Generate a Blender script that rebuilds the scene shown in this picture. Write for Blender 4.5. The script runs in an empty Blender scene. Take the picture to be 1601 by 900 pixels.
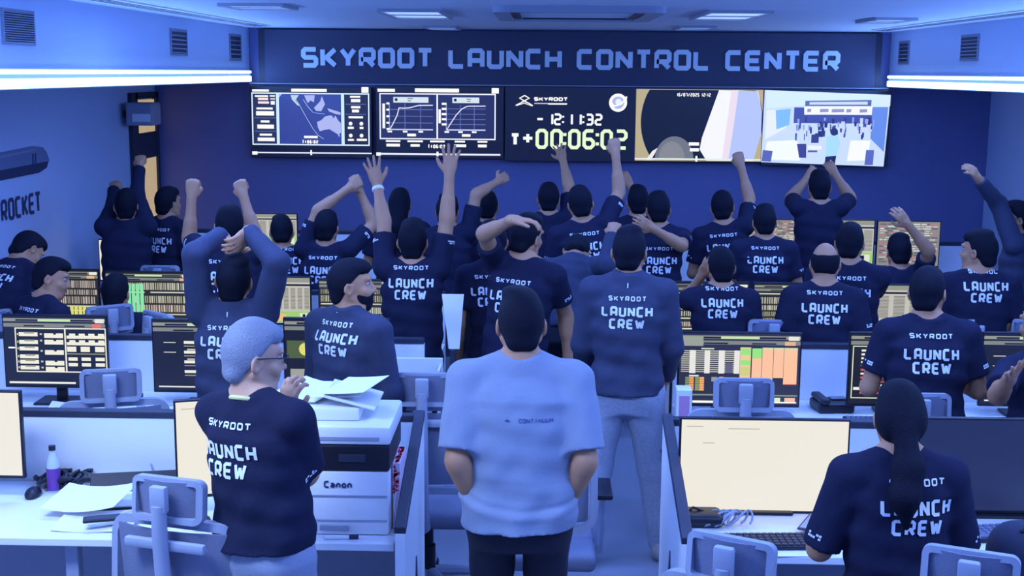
import bpy, bmesh, math, random
import numpy as np
from mathutils import Vector, Matrix
from mathutils.bvhtree import BVHTree

# ---------------------------------------------------------------- camera, world, lights, exposure
C = bpy.context.scene.collection
sc = bpy.context.scene
F_PX, CX, CY, CAM_H = 2000.0, 800.5, 450.0, 2.45
PITCH, YAW, ROLL = 0.1671159, 0.0230954, 0.0078540
CAM_W = np.array([-math.sin(YAW)*math.cos(PITCH), math.cos(YAW)*math.cos(PITCH), -math.sin(PITCH)])
_r = np.cross(CAM_W, [0, 0, 1.0]); _r /= np.linalg.norm(_r); _u = np.cross(_r, CAM_W)
CAM_R = math.cos(ROLL)*_r + math.sin(ROLL)*_u
CAM_U = math.cos(ROLL)*_u - math.sin(ROLL)*_r
CAM_O = np.array([0, 0, CAM_H])
cam = bpy.data.cameras.new('camera'); cam.sensor_width = 36; cam.lens = 36*F_PX/1601; cam.clip_end = 100
camo = bpy.data.objects.new('camera', cam); C.objects.link(camo)
camo.matrix_world = Matrix(((CAM_R[0], CAM_U[0], -CAM_W[0], 0), (CAM_R[1], CAM_U[1], -CAM_W[1], 0),
                            (CAM_R[2], CAM_U[2], -CAM_W[2], CAM_H), (0, 0, 0, 1)))
sc.camera = camo
sc.view_settings.view_transform = 'Standard'; sc.view_settings.look = 'None'
sc.view_settings.gamma = 1; sc.view_settings.use_curve_mapping = False
sc.view_settings.exposure = 0.0
world = bpy.data.worlds.new('world'); sc.world = world; world.use_nodes = True
bgn = world.node_tree.nodes['Background']; bgn.inputs[0].default_value = (0.12, 0.25, 1.0, 1); bgn.inputs[1].default_value = 0.62

def area_light(name, loc, size, power, col, rot=(0, 0, 0)):
    l = bpy.data.lights.new(name, 'AREA'); l.shape = 'RECTANGLE'; l.size, l.size_y = size
    l.energy = power; l.color = col
    o = bpy.data.objects.new(name, l); o.location = loc; o.rotation_euler = rot; C.objects.link(o)
    return o
BLUE = (0.19, 0.34, 1.0)
for k, (x, y, p) in enumerate([(-2.1, 3.2, 92), (0.2, 3.1, 40), (2.1, 3.1, 52), (-1.7, 5.6, 46), (0.2, 5.6, 38), (2.1, 5.6, 44)]):  # unseen fill lights added under the ceiling to brighten the near rows
    area_light('ceiling_fill_light', (x, y, 2.80), (1.15, 0.55), p, (0.44, 0.60, 1.0) if k == 0 else (0.27, 0.42, 1.0) if k == 2 else BLUE)
for x, p in ((-1.7, 30), (0.2, 26), (2.1, 32)):  # further fill lights added above the third row
    area_light('ceiling_fill_light', (x, 8.0, 2.80), (1.0, 0.5), p, (0.15, 0.30, 1.0))

# light thrown by the two LED strips along the bulkheads
for sx, x in ((1, -2.755), (-1, 3.205)):
    area_light('led_strip_light_glow', (x, 6.4, 2.395), (11.4, 0.09), 96, (0.14, 0.30, 1.0), (0, 0, 0)).matrix_world = (
        Matrix.Translation((x, 6.4, 2.395)) @ Matrix.Rotation(math.pi/2, 4, 'Z') @ Matrix.Rotation(math.radians(112*(-sx)), 4, 'X'))

def pix_y(px, py, Y):
    d = CAM_W + CAM_R*(px-CX)/F_PX - CAM_U*(py-CY)/F_PX
    return CAM_O + d*Y/d[1]
def pix_z(px, py, Z):
    d = CAM_W + CAM_R*(px-CX)/F_PX - CAM_U*(py-CY)/F_PX
    return CAM_O + d*(Z-CAM_H)/d[2]
def pix_x(px, py, X):
    d = CAM_W + CAM_R*(px-CX)/F_PX - CAM_U*(py-CY)/F_PX
    return CAM_O + d*X/d[0]

# ---------------------------------------------------------------- materials
MATS = {}
def mat(name, col, rough=0.6, metal=0.0, bump=0.0, scale=40.0, var=0.0, emit=None, strength=0, spec=0.4):
    if name in MATS: return MATS[name]
    m = bpy.data.materials.new(name); m.use_nodes = True; nt = m.node_tree
    b = nt.nodes['Principled BSDF']
    b.inputs['Base Color'].default_value = (*col, 1); b.inputs['Roughness'].default_value = rough
    b.inputs['Metallic'].default_value = metal; b.inputs['Specular IOR Level'].default_value = spec
    if var or bump:
        tc = nt.nodes.new('ShaderNodeTexCoord'); n = nt.nodes.new('ShaderNodeTexNoise')
        n.inputs['Scale'].default_value = scale; n.inputs['Detail'].default_value = 3
        nt.links.new(tc.outputs['Object'], n.inputs['Vector'])
        if var:
            mx = nt.nodes.new('ShaderNodeMix'); mx.data_type = 'RGBA'
            mx.inputs['A'].default_value = (*[c*(1-var) for c in col], 1); mx.inputs['B'].default_value = (*[min(1, c*(1+var)) for c in col], 1)
            nt.links.new(n.outputs['Fac'], mx.inputs['Factor']); nt.links.new(mx.outputs['Result'], b.inputs['Base Color'])
        if bump:
            bp = nt.nodes.new('ShaderNodeBump'); bp.inputs['Strength'].default_value = bump; bp.inputs['Distance'].default_value = 0.004
            nt.links.new(n.outputs['Fac'], bp.inputs['Height']); nt.links.new(bp.outputs['Normal'], b.inputs['Normal'])
    if emit:
        b.inputs['Emission Color'].default_value = (*emit, 1); b.inputs['Emission Strength'].default_value = strength
    MATS[name] = m; return m
def screen_mat():
    if 'screen_glow' in MATS: return MATS['screen_glow']
    m = bpy.data.materials.new('screen_glow'); m.use_nodes = True; nt = m.node_tree
    b = nt.nodes['Principled BSDF']; b.inputs['Base Color'].default_value = (0.01, 0.01, 0.015, 1); b.inputs['Roughness'].default_value = 0.35
    a = nt.nodes.new('ShaderNodeVertexColor'); a.layer_name = 'glow'
    nt.links.new(a.outputs['Color'], b.inputs['Emission Color']); b.inputs['Emission Strength'].default_value = 1.0
    MATS['screen_glow'] = m; return m
WALL = mat('pale_wall_paint', (0.50, 0.60, 0.80), 0.7, var=0.03, scale=3)
CEIL = mat('white_ceiling_paint', (0.66, 0.74, 0.84), 0.8, var=0.03, scale=2)
NAVY = mat('navy_wall_paint', (0.16, 0.175, 0.38), 0.6, var=0.08, scale=2)
SIGNW = mat('navy_sign_board', (0.055, 0.06, 0.115), 0.55, var=0.06, scale=3)
FLOOR = mat('grey_carpet', (0.30, 0.33, 0.40), 0.95, bump=0.4, scale=220, var=0.15)
WHITE = mat('white_laminate', (0.84, 0.85, 0.86), 0.35, var=0.02, scale=4)
PANEL = mat('pale_fabric_panel', (0.84, 0.86, 0.88), 0.8, bump=0.15, scale=300)
DARKTRIM = mat('dark_trim', (0.03, 0.035, 0.06), 0.5)
BLACK = mat('black_plastic', (0.012, 0.013, 0.022), 0.4, bump=0.05, scale=300)
GREYPL = mat('grey_plastic', (0.33, 0.36, 0.45), 0.45, var=0.05, scale=12)
MESHF = mat('grey_chair_mesh', (0.20, 0.22, 0.31), 0.85, bump=0.5, scale=260, var=0.1)
STEEL = mat('brushed_steel', (0.5, 0.52, 0.56), 0.35, metal=0.9)
PAPER = mat('white_paper', (0.85, 0.86, 0.88), 0.8, var=0.03, scale=15)
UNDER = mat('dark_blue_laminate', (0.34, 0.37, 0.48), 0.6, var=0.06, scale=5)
LETTER = mat('pale_sign_letter', (0.80, 0.90, 0.98), 0.45)

# ---------------------------------------------------------------- helpers
def link(name, me, parent=None):
    o = bpy.data.objects.new(name, me); C.objects.link(o)
    if parent is not None: o.parent = parent
    return o
def tag(o, label=None, cat=None, group=None, kind=None):
    if label: o['label'] = label
    if cat: o['category'] = cat
    if group: o['group'] = group
    if kind: o['kind'] = kind
    return o
def empty(name, loc, rz=0, label=None, cat=None, group=None):
    o = bpy.data.objects.new(name, None); C.objects.link(o); o.location = loc; o.rotation_euler = (0, 0, rz)
    o.empty_display_size = 0.1
    return tag(o, label, cat, group)
def copy_tree(o, parent=None):
    c = o.copy(); C.objects.link(c)
    if parent is not None: c.parent = parent
    for ch in list(o.children): copy_tree(ch, c)
    return c
class MB:
    """collects simple solids into one mesh"""
    def __init__(s): s.bm = bmesh.new()
    def _add(s, tmp, M=None):
        if M is not None: bmesh.ops.transform(tmp, matrix=M, verts=tmp.verts)
        me = bpy.data.meshes.new('tmp'); tmp.to_mesh(me); tmp.free(); s.bm.from_mesh(me); bpy.data.meshes.remove(me); return s
    def box(s, c, d, bev=0.0, rot=None, seg=2):
        t = bmesh.new(); bmesh.ops.create_cube(t, size=1)
        bmesh.ops.scale(t, vec=d, verts=t.verts)
        if bev: bmesh.ops.bevel(t, geom=t.edges[:], offset=bev, segments=seg, affect='EDGES', profile=0.5)
        M = Matrix.Translation(c)
        if rot is not None: M = M @ (rot if isinstance(rot, Matrix) else Matrix.Rotation(rot, 4, 'Z'))
        return s._add(t, M)
    def tube(s, pts, r, n=10, cap=True):
        pts = [Vector(p) for p in pts]; t = bmesh.new(); rings = []
        rs = r if isinstance(r, (list, tuple)) else [r]*len(pts)
        up = None
        for i, p in enumerate(pts):
            d = (pts[min(i+1, len(pts)-1)] - pts[max(i-1, 0)]).normalized()
            if up is None: up = d.orthogonal().normalized()
            up = (up - d*up.dot(d)).normalized(); sd = d.cross(up)
            rings.append([t.verts.new(p + (up*math.cos(2*math.pi*k/n) + sd*math.sin(2*math.pi*k/n))*rs[i]) for k in range(n)])
        for a, b in zip(rings, rings[1:]):
            for k in range(n): t.faces.new((a[k], a[(k+1) % n], b[(k+1) % n], b[k]))
        if cap: t.faces.new(rings[0][::-1]); t.faces.new(rings[-1])
        bmesh.ops.recalc_face_normals(t, faces=t.faces)
        return s._add(t)
    def lathe(s, prof, c, n=20, M=None):
        t = bmesh.new(); rings = []
        for r, z in prof: rings.append([t.verts.new((max(r, 1e-4)*math.cos(2*math.pi*k/n), max(r, 1e-4)*math.sin(2*math.pi*k/n), z)) for k in range(n)])
        for a, b in zip(rings, rings[1:]):
            for k in range(n): t.faces.new((a[k], a[(k+1) % n], b[(k+1) % n], b[k]))
        t.faces.new(rings[0][::-1]); t.faces.new(rings[-1])
        bmesh.ops.recalc_face_normals(t, faces=t.faces)
        return s._add(t, Matrix.Translation(c) @ (M or Matrix()))
    def ring(s, w, h, r, thick, depth, M, n=6, bowed=0.0):
        """rounded rectangular frame in the local XZ plane"""
        def loop(w, h, r):
            o = []
            for cx, cz, a0 in ((w/2-r, h/2-r, 0), (-w/2+r, h/2-r, 90), (-w/2+r, -h/2+r, 180), (w/2-r, -h/2+r, 270)):
                for k in range(n+1):
                    a = math.radians(a0+90*k/n); o.append((cx+r*math.cos(a), cz+r*math.sin(a)))
            return o
        A, B = loop(w, h, r), loop(w-2*thick, h-2*thick, max(r-thick, 0.004)); t = bmesh.new()
        f = lambda p: bowed*(p[0]/(w/2))**2
        V = [[t.verts.new((p[0], y+f(p), p[1])) for p in L] for L, y in ((A, -depth/2), (B, -depth/2), (B, depth/2), (A, depth/2))]
        N = len(A)
        for i in range(4):
            a, b = V[i], V[(i+1) % 4]
            for k in range(N): t.faces.new((a[k], a[(k+1) % N], b[(k+1) % N], b[k]))
        bmesh.ops.recalc_face_normals(t, faces=t.faces)
        return s._add(t, M)
    def sheet(s, grid, thick=0.0):
        t = bmesh.new(); V = [[t.verts.new(p) for p in row] for row in grid]
        for i in range(len(V)-1):
            for j in range(len(V[0])-1): t.faces.new((V[i][j], V[i+1][j], V[i+1][j+1], V[i][j+1]))
        bmesh.ops.recalc_face_normals(t, faces=t.faces)
        if thick: bmesh.ops.solidify(t, geom=t.faces[:], thickness=thick)
        return s._add(t)
    def prism(s, poly, y0, y1, M=None):
        t = bmesh.new(); a = [t.verts.new((p[0], y0, p[1])) for p in poly]; b = [t.verts.new((p[0], y1, p[1])) for p in poly]; n = len(poly)
        t.faces.new(a); t.faces.new(b[::-1])
        for k in range(n): t.faces.new((a[k], b[k], b[(k+1) % n], a[(k+1) % n]))
        bmesh.ops.recalc_face_normals(t, faces=t.faces)
        return s._add(t, M)
    def build(s, name, m, parent=None, smooth=False, loc=None):
        me = bpy.data.meshes.new(name); s.bm.to_mesh(me); s.bm.free(); me.materials.append(m)
        me.polygons.foreach_set('use_smooth', [smooth]*len(me.polygons))
        if smooth: me.set_sharp_from_angle(angle=math.radians(42))
        o = link(name, me, parent)
        if loc is not None: o.location = loc
        return o

# ---------------------------------------------------------------- stroke lettering
G = {
 'S': [[(1,1),(0,1),(0,.5),(1,.5),(1,0),(0,0)]], 'K': [[(0,0),(0,1)],[(1,1),(.3,.5),(1,0)],[(0,.5),(.3,.5)]],
 'Y': [[(0,1),(.5,.45),(1,1)],[(.5,.45),(.5,0)]], 'R': [[(0,0),(0,1),(1,1),(1,.4),(0,.4)],[(.5,.4),(1,0)]],
 'O': [[(.5,0),(0,0),(0,1),(1,1),(1,0),(.5,0)]], 'T': [[(0,1),(1,1)],[(.5,1),(.5,0)]], 'L': [[(0,1),(0,0),(1,0)]],
 'A': [[(0,0),(0,1),(1,1),(1,0)],[(0,.38),(1,.38)]], 'U': [[(0,1),(0,0),(1,0),(1,1)]], 'N': [[(0,0),(0,1)],[(0,.95),(1,.05)],[(1,0),(1,1)]],
 'C': [[(1,1),(0,1),(0,0),(1,0)]], 'I': [[(.5,0),(.5,1)]], 'M': [[(0,0),(0,1)],[(0,1),(.5,.4)],[(.5,.4),(1,1)],[(1,1),(1,0)]],
 'H': [[(0,0),(0,1)],[(1,0),(1,1)],[(0,.5),(1,.5)]],
 'E': [[(1,1),(0,1),(0,0),(1,0)],[(0,.5),(.9,.5)]], 'W': [[(0,1),(.25,0)],[(.25,0),(.5,.8)],[(.5,.8),(.75,0)],[(.75,0),(1,1)]],
 'a': [[(0,.65),(1,.65),(1,0),(0,0),(0,.36),(1,.36)]], 'n': [[(0,0),(0,.65),(1,.65),(1,0)]], 'o': [[(.5,0),(0,0),(0,.65),(1,.65),(1,0),(.5,0)]],
 '0': [[(.5,0),(0,0),(0,1),(1,1),(1,0),(.5,0)]], '1': [[(.8,0),(.8,1)]], '2': [[(0,1),(1,1),(1,.5),(0,.5),(0,0),(1,0)]],
 '3': [[(0,1),(1,1),(1,0),(0,0)],[(.2,.5),(1,.5)]], '6': [[(1,1),(0,1),(0,0),(1,0),(1,.5),(0,.5)]], '7': [[(0,1),(1,1),(1,0)]],
 '5': [[(1,1),(0,1),(0,.5),(1,.5),(1,0),(0,0)]], '9': [[(0,0),(1,0),(1,1),(0,1),(0,.5),(1,.5)]],
 ':': [[(.4,.68),(.4,.86)],[(.4,.14),(.4,.32)]], '-': [[(.1,.5),(.9,.5)]], '+': [[(0,.5),(1,.5)],[(.5,0.05),(.5,.95)]], '/': [[(.1,0),(.9,1)]], '.': [[(.4,0),(.4,.15)]], ' ': [],
}
def chamfer(pl, c):
    out = [pl[0]]
    for a, p, b in zip(pl, pl[1:], pl[2:]):
        va = np.subtract(a, p); vb = np.subtract(b, p); la, lb = np.linalg.norm(va), np.linalg.norm(vb)
        if abs(va@vb)/(la*lb) < 0.3:
            out += [tuple(p+va/la*min(c, la*.45)), tuple(p+vb/lb*min(c, lb*.45))]
        else: out.append(p)
    return out+[pl[-1]]
def stroke_quads(pl, t, step=None):
    """polyline -> mitred quads (each 4 points)"""
    P = [np.array(p, float) for p in pl]; n = len(P); L, R = [], []
    closed = np.linalg.norm(P[0]-P[-1]) < 1e-6
    for i in range(n):
        d0 = P[i]-P[i-1] if i else (P[-1]-P[-2] if closed else None); d1 = P[i+1]-P[i] if i < n-1 else (P[1]-P[0] if closed else None)
        if d0 is None: d0 = d1
        if d1 is None: d1 = d0
        n0 = np.array([-d0[1], d0[0]])/np.linalg.norm(d0); n1 = np.array([-d1[1], d1[0]])/np.linalg.norm(d1)
        m = n0+n1; q = m@m
        m = m*2/q if q > 0.5 else n1*1.0
        if np.linalg.norm(m) > 1.6: m = m/np.linalg.norm(m)*1.6
        L.append(P[i]+m*t/2); R.append(P[i]-m*t/2)
    out = []
    for i in range(n-1):
        k = max(1, int(np.linalg.norm(P[i+1]-P[i])/step)) if step else 1
        for j in range(k):
            a, b = j/k, (j+1)/k
            out.append([R[i]*(1-a)+R[i+1]*a, R[i]*(1-b)+R[i+1]*b, L[i]*(1-b)+L[i+1]*b, L[i]*(1-a)+L[i+1]*a])
    return out
def text_strokes(txt, h, w, t, gap, cham=0.16):
    """per glyph: list of polylines in metres, starting at x=0 (glyph box h tall, w wide); returns (glyphs, total width)"""
    x = 0; out = []
    for ch in txt:
        ww = w*{' ': .6, ':': .45, '1': .8, '-': .8, 'W': 1.3, '.': .4, 'n': .85, 'a': .85, 'o': .85}.get(ch, 1)
        iw, ih = ww-t, h-t
        gl = []
        for pl in G.get(ch, []):
            p = [(x+t/2+a*iw, t/2+b*ih) for a, b in pl]
            gl.append(chamfer(p, cham*h))
        out.append((ch, gl)); x += ww+gap
    return out, x-gap
class Flat:
    """flat coloured artwork on a screen: u right, v up, metres from the screen centre"""
    def __init__(s): s.v = []; s.f = []; s.c = []; s.z = 0
    def poly(s, pts, col):
        s.z += 1; b = len(s.v)
        s.v += [(p[0], -0.00002*s.z, p[1]) for p in pts]; s.f.append(tuple(range(b, b+len(pts)))); s.c.append(col)
    def rect(s, x0, y0, x1, y1, col): s.poly([(x0, y0), (x1, y0), (x1, y1), (x0, y1)], col)
    def frame(s, x0, y0, x1, y1, t, col):
        s.rect(x0, y0, x1, y0+t, col); s.rect(x0, y1-t, x1, y1, col); s.rect(x0, y0, x0+t, y1, col); s.rect(x1-t, y0, x1, y1, col)
    def line(s, pts, t, col):
        for q in stroke_quads(pts, t): s.poly(q, col)
    def disc(s, x, y, r, col, ry=None, n=28, a0=0, a1=360):
        ry = ry or r
        s.poly([(x+r*math.cos(math.radians(a0+(a1-a0)*k/n)), y+ry*math.sin(math.radians(a0+(a1-a0)*k/n))) for k in range(n if a1-a0 == 360 else n+1)], col)
    def text(s, txt, x, y, h, w, t, gap, col, centre=False, cham=0.12):
        gl, W = text_strokes(txt, h, w, t, gap, cham)
        if centre: x -= W/2
        for ch, pls in gl:
            for pl in pls: s.line([(a+x, b+y) for a, b in pl], t, col)
    def build(s, name, parent, loc):
        me = bpy.data.meshes.new(name); me.from_pydata(s.v, [], s.f)
        a = me.color_attributes.new('glow', 'FLOAT_COLOR', 'CORNER'); cols = []
        for f, c in zip(s.f, s.c): cols += [*c, 1.0]*len(f)
        a.data.foreach_set('color', cols); me.materials.append(screen_mat())
        for p in me.polygons:
            if p.normal.y > 0: p.flip()
        o = link(name, me, parent); o.location = loc; return o
# ---------------------------------------------------------------- the room
XL, XR, XLW, XRW, YW, ZC, ZB = -2.80, 3.25, -3.72, 4.22, 12.30, 2.845, 2.335
def struct(name, mb, m, kind='structure'):
    o = mb.build(name, m); o['kind'] = kind; return o
struct('floor', MB().box((0.25, 6.1, -0.05), (8.2, 12.8, 0.1)), FLOOR)
struct('ceiling', MB().box((0.25, 6.1, ZC+0.05), (8.2, 12.8, 0.1)), CEIL)
struct('wall_back', MB().box((0.25, YW+0.06, 1.42), (8.2, 0.12, 2.85)), NAVY)
struct('wall_left', MB().box((XLW-0.06, 6.0, 1.42), (0.12, 12.6, 2.85)), WALL)
struct('wall_right', MB().box((XRW+0.06, 6.0, 1.42), (0.12, 12.6, 2.85)), WALL)
struct('wall_left_bulkhead', MB().box(((XLW+XL)/2, 6.0, (ZB+ZC)/2), (XL-XLW, 12.58, ZC-ZB)), WALL)
struct('wall_right_bulkhead', MB().box(((XRW+XR)/2, 6.0, (ZB+ZC)/2), (XRW-XR, 12.58, ZC-ZB)), WALL)
struct('trim_1', MB().box((XLW+0.2, YW-0.012, 0.06), (0.4, 0.02, 0.12)).box((0.25, YW-0.012, 0.06), (7.6, 0.02, 0.12)), DARKTRIM)
struct('baseboard_left', MB().box((XLW+0.008, 6.0, 0.05), (0.016, 12.4, 0.1)), DARKTRIM)
struct('baseboard_right', MB().box((XRW-0.008, 6.0, 0.05), (0.016, 12.4, 0.1)), DARKTRIM)

# sign board with raised letters
sg = empty('wall_sign', (0.23, YW-0.02, 2.58), 0, 'long dark navy board with raised pale capital letters above the wall displays', 'sign')
MB().box((0.0, 0, 0.0), (5.74, 0.10, 0.50), 0.006).build('board', SIGNW, sg)
for x_ in (-2.90, 2.90): MB().box((x_, 0.0, 0.0), (0.06, 0.07, 0.50)).build('side_trim', DARKTRIM, sg)
sgl, sW = text_strokes('SKYROOT LAUNCH CONTROL CENTER', 0.192, 0.165, 0.044, 0.022, 0.09)
x_sc = 5.06/sW
for ch, pls in sgl:
    if not pls: continue
    mb = MB()
    for i, pl in enumerate(pls):
        for q in stroke_quads(pl, 0.044):
            mb.prism([((p[0]-sW/2)*x_sc+0.01, p[1]-0.104) for p in q], -0.066-0.0006*i, -0.045)
    mb.build('letter', LETTER, sg)

# LED strips along both bulkheads
LEDM = mat('led_white', (0.9, 0.95, 1), 0.4, emit=(0.30, 0.56, 1.0), strength=6.5)
for side, x, nm in ((-1, XL, 'left'), (1, XR, 'right')):
    y0, y1 = (0.6, 12.22)
    r = empty('led_strip_light', (x - side*0.02, (y0+y1)/2, ZB+0.03), 0, 'glowing double white LED strip along the %s wall bulkhead' % nm, 'light', 'LED strips along the bulkheads')
    L = y1-y0
    MB().box((side*0.008, 0, 0.03), (0.022, L, 0.115), 0.003).build('housing', GREYPL, r)
    MB().box((-side*0.008, 0, 0.004), (0.016, L-0.02, 0.05), 0.004).build('light_bar', LEDM, r)
    MB().box((-side*0.008, 0, 0.066), (0.016, L-0.02, 0.022), 0.004).build('light_bar', LEDM, r)

# vents on the bulkheads
VENT = mat('dark_vent_metal', (0.035, 0.045, 0.085), 0.5)
VENTF = mat('grey_vent_frame', (0.22, 0.25, 0.33), 0.5)
for side, yc, zc, w, h, slats, lab in ((-1, 6.87, 2.665, 0.42, 0.185, 13, 'large dark louvred air vent nearest the camera on the left bulkhead'),
        (-1, 9.9, 2.655, 0.44, 0.20, 6, 'dark louvred air vent midway along the left bulkhead'),
        (-1, 11.72, 2.65, 0.42, 0.24, 6, 'narrow looking dark air vent beside the sign on the left bulkhead'),
        (1, 10.0, 2.66, 0.40, 0.20, 7, 'dark louvred air vent midway along the right bulkhead'),
        (1, 11.8, 2.65, 0.32, 0.21, 6, 'narrow looking dark air vent beside the sign on the right bulkhead')):
    x = XL if side < 0 else XR
    v = empty('wall_vent', (x-side*0.005, yc, zc), 0, lab, 'vent', 'air vents on the bulkheads')
    Mr = Matrix.Rotation(math.radians(90), 4, 'Z')
    MB().ring(w, h, 0.004, 0.014, 0.018, Mr).build('frame', VENTF, v)
    MB().box((side*0.003, 0, 0), (0.004, w-0.02, h-0.02)).build('backing', VENT, v)
    for k in range(slats):
        z = -h/2+0.02+(h-0.04)*k/(slats-1)
        MB().box((-side*0.004, 0, z), (0.012, w-0.03, 0.004), rot=Matrix.Rotation(side*0.5, 4, 'Y')).build('slat', VENTF, v)

# ceiling fittings
ac = empty('ceiling_cassette', (0.21, 8.55, ZC), 0, 'square air conditioning cassette with dark slots in the middle of the ceiling', 'air conditioner')
MB().ring(1.05, 1.45, 0.10, 0.10, 0.04, Matrix.Translation((0, 0, -0.02)) @ Matrix.Rotation(math.radians(90), 4, 'X')).build('outer_frame', GREYPL, ac)
MB().box((0, 0, -0.012), (0.86, 1.24, 0.02), 0.004).build('grille', CEIL, ac)
for sx, sy, w, d in ((0, 0.55, 0.72, 0.05), (0, -0.55, 0.72, 0.05), (0.39, 0, 0.05, 1.0), (-0.39, 0, 0.05, 1.0)):
    MB().box((sx, sy, -0.026), (w, d, 0.012), 0.003).build('air_slot', DARKTRIM, ac)
def ceiling_panel(px, py, w, d, lab, rz=0.0):
    p = pix_z(px, py, ZC)
    r = empty('ceiling_light', (p[0], p[1], ZC), rz, lab, 'ceiling light', 'recessed fittings in the ceiling')
    MB().ring(w, d, 0.01, 0.025, 0.02, Matrix.Translation((0, 0, -0.01)) @ Matrix.Rotation(math.radians(90), 4, 'X')).build('frame', GREYPL, r)
    MB().box((0, 0, -0.006), (w-0.05, d-0.05, 0.01)).build('diffuser', mat('pale_diffuser', (0.75, 0.8, 0.9), 0.3, emit=(0.35, 0.55, 1.0), strength=0.9), r)
    MB().box((0, 0, -0.016), (w-0.05, 0.012, 0.008)).build('divider_bar', GREYPL, r)
ceiling_panel(652, 20, 0.42, 1.1, 'slim recessed ceiling light left of the air conditioning cassette')
ceiling_panel(692, 42, 0.30, 0.6, 'small recessed ceiling light above the left half of the sign')
ceiling_panel(1140, 22, 0.42, 1.1, 'slim recessed ceiling light right of the air conditioning cassette')
ceiling_panel(1085, 42, 0.32, 0.6, 'small recessed ceiling light above the right half of the sign')
ceiling_panel(405, 8, 0.40, 0.5, 'recessed ceiling light close to the left bulkhead')
ceiling_panel(1385, 30, 0.30, 0.6, 'recessed ceiling light close to the right bulkhead')
for x, nm in ((XL+0.28, 'left'), (XR-0.28, 'right')):
    r = empty('slot_diffuser', (x, 9.0, ZC-0.004), 0, 'long slotted air diffuser in the ceiling beside the %s bulkhead' % nm, 'air diffuser', 'slot diffusers in the ceiling')
    MB().box((0, 0, 0), (0.16, 5.2, 0.012), 0.003).build('frame', WHITE, r)
    for k in (-1, 0, 1): MB().box((k*0.045, 0, -0.006), (0.018, 5.1, 0.006)).build('slot', DARKTRIM, r)
# frames for the unseen fill lights added above the near half of the desks
for i, (x, y, w, d) in enumerate([(-2.1, 3.2, 1.2, .6)]+[(x, y, 1.2, .6) for y in (3.1, 5.6) for x in (-1.7, 0.2, 2.1) if (x, y) != (-1.7, 3.1)]):
    o = MB().ring(w+0.06, d+0.06, 0.01, 0.03, 0.03, Matrix.Translation((x, y, ZC-0.015)) @ Matrix.Rotation(math.radians(90), 4, 'X')).build('fill_light_frame', GREYPL)
    tag(o, 'grey frame of an added, unseen ceiling fill light over the near desks', 'ceiling lamp', 'added ceiling fill lights over the near desks')

# ---------------------------------------------------------------- wall displays
WHT = (1.0, 1.0, 0.93); NV = (0.012, 0.018, 0.10); DK = (0.004, 0.006, 0.03); GRY = (0.22, 0.28, 0.62)
PXM = 2000/12.17
def display(x0, y0, x1, y1, label):
    c = pix_y((x0+x1)/2, (y0+y1)/2, 12.16); w, h = (x1-x0)/PXM, (y1-y0)/PXM
    r = empty('wall_display', (c[0], 12.21, c[2]), 0, label, 'display', 'row of wall displays')
    MB().box((0, 0.0, 0), (w, 0.07, h), 0.006).build('casing', BLACK, r)
    MB().box((0, 0.062, 0), (0.4, 0.055, 0.3)).build('wall_bracket', DARKTRIM, r)
    r.location.y = 12.20
    f = Flat(); f.rect(-w/2+0.004, -h/2+0.004, w/2-0.004, h/2-0.004, DK)
    return r, f, lambda px, py: ((px-(x0+x1)/2)/PXM, ((y0+y1)/2-py)/PXM)
def R(f, P, x0, y0, x1, y1, c): a = P(x0, y1); b = P(x1, y0); f.rect(a[0], a[1], b[0], b[1], c)
# 1 map
r, f, P = display(391, 136, 581, 246, 'wall display showing a sea map with a curved flight track, leftmost of the row')
k = lambda x, y: P(380+x/7.277, 130+y/7.277)
def K(x0, y0, x1, y1, c): a = k(x0, y1); b = k(x1, y0); f.rect(a[0], a[1], b[0], b[1], c)
K(405, 130, 1125, 695, (0.035, 0.06, 0.32)); K(110, 125, 390, 700, (0.02, 0.03, 0.10)); K(1150, 125, 1420, 700, (0.012, 0.015, 0.05))
LAND = (0.42, 0.47, 0.85)
f.poly([k(*p) for p in [(840,440),(890,420),(930,380),(970,368),(1010,365),(1030,400),(1050,365),(1080,420),(1112,450),(1112,560),(1080,580),(1030,550),(980,520),(920,530),(870,545),(850,500)]], LAND)
f.poly([k(*p) for p in [(1075,580),(1100,580),(1090,610)]], LAND)
f.line([k(690,190), k(740,270), k(790,325)], 0.006, LAND); f.line([k(790,330), k(860,345), k(930,350)], 0.004, LAND)
f.poly([k(*p) for p in [(700,140),(820,140),(810,220),(770,200),(740,230),(715,180)]], LAND)
f.poly([k(*p) for p in [(810,280),(880,210),(900,150),(935,240),(890,320),(830,315)]], LAND)
f.poly([k(*p) for p in [(960,285),(1110,330),(1110,360),(1040,345),(980,320)]], LAND)
f.poly([k(*p) for p in [(545,140),(640,140),(600,200),(655,260),(620,255),(560,190)]], (0.5, 0.65, 0.75))
f.poly([k(*p) for p in [(400,130),(450,130),(405,180)]], LAND)
f.line([k(600,180), k(655,270), k(720,390), k(790,510), k(850,590), k(915,632)], 0.0032, (0.7, 0.75, 1.0))
a, b = k(100, 705), k(1437, 115); f.frame(a[0], a[1], b[0], b[1], 0.012, (0.75, 0.9, 1.0))
K(380, 120, 412, 700, (0.62, 0.85, 1.0)); K(1117, 120, 1152, 700, (0.62, 0.85, 1.0))
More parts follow.
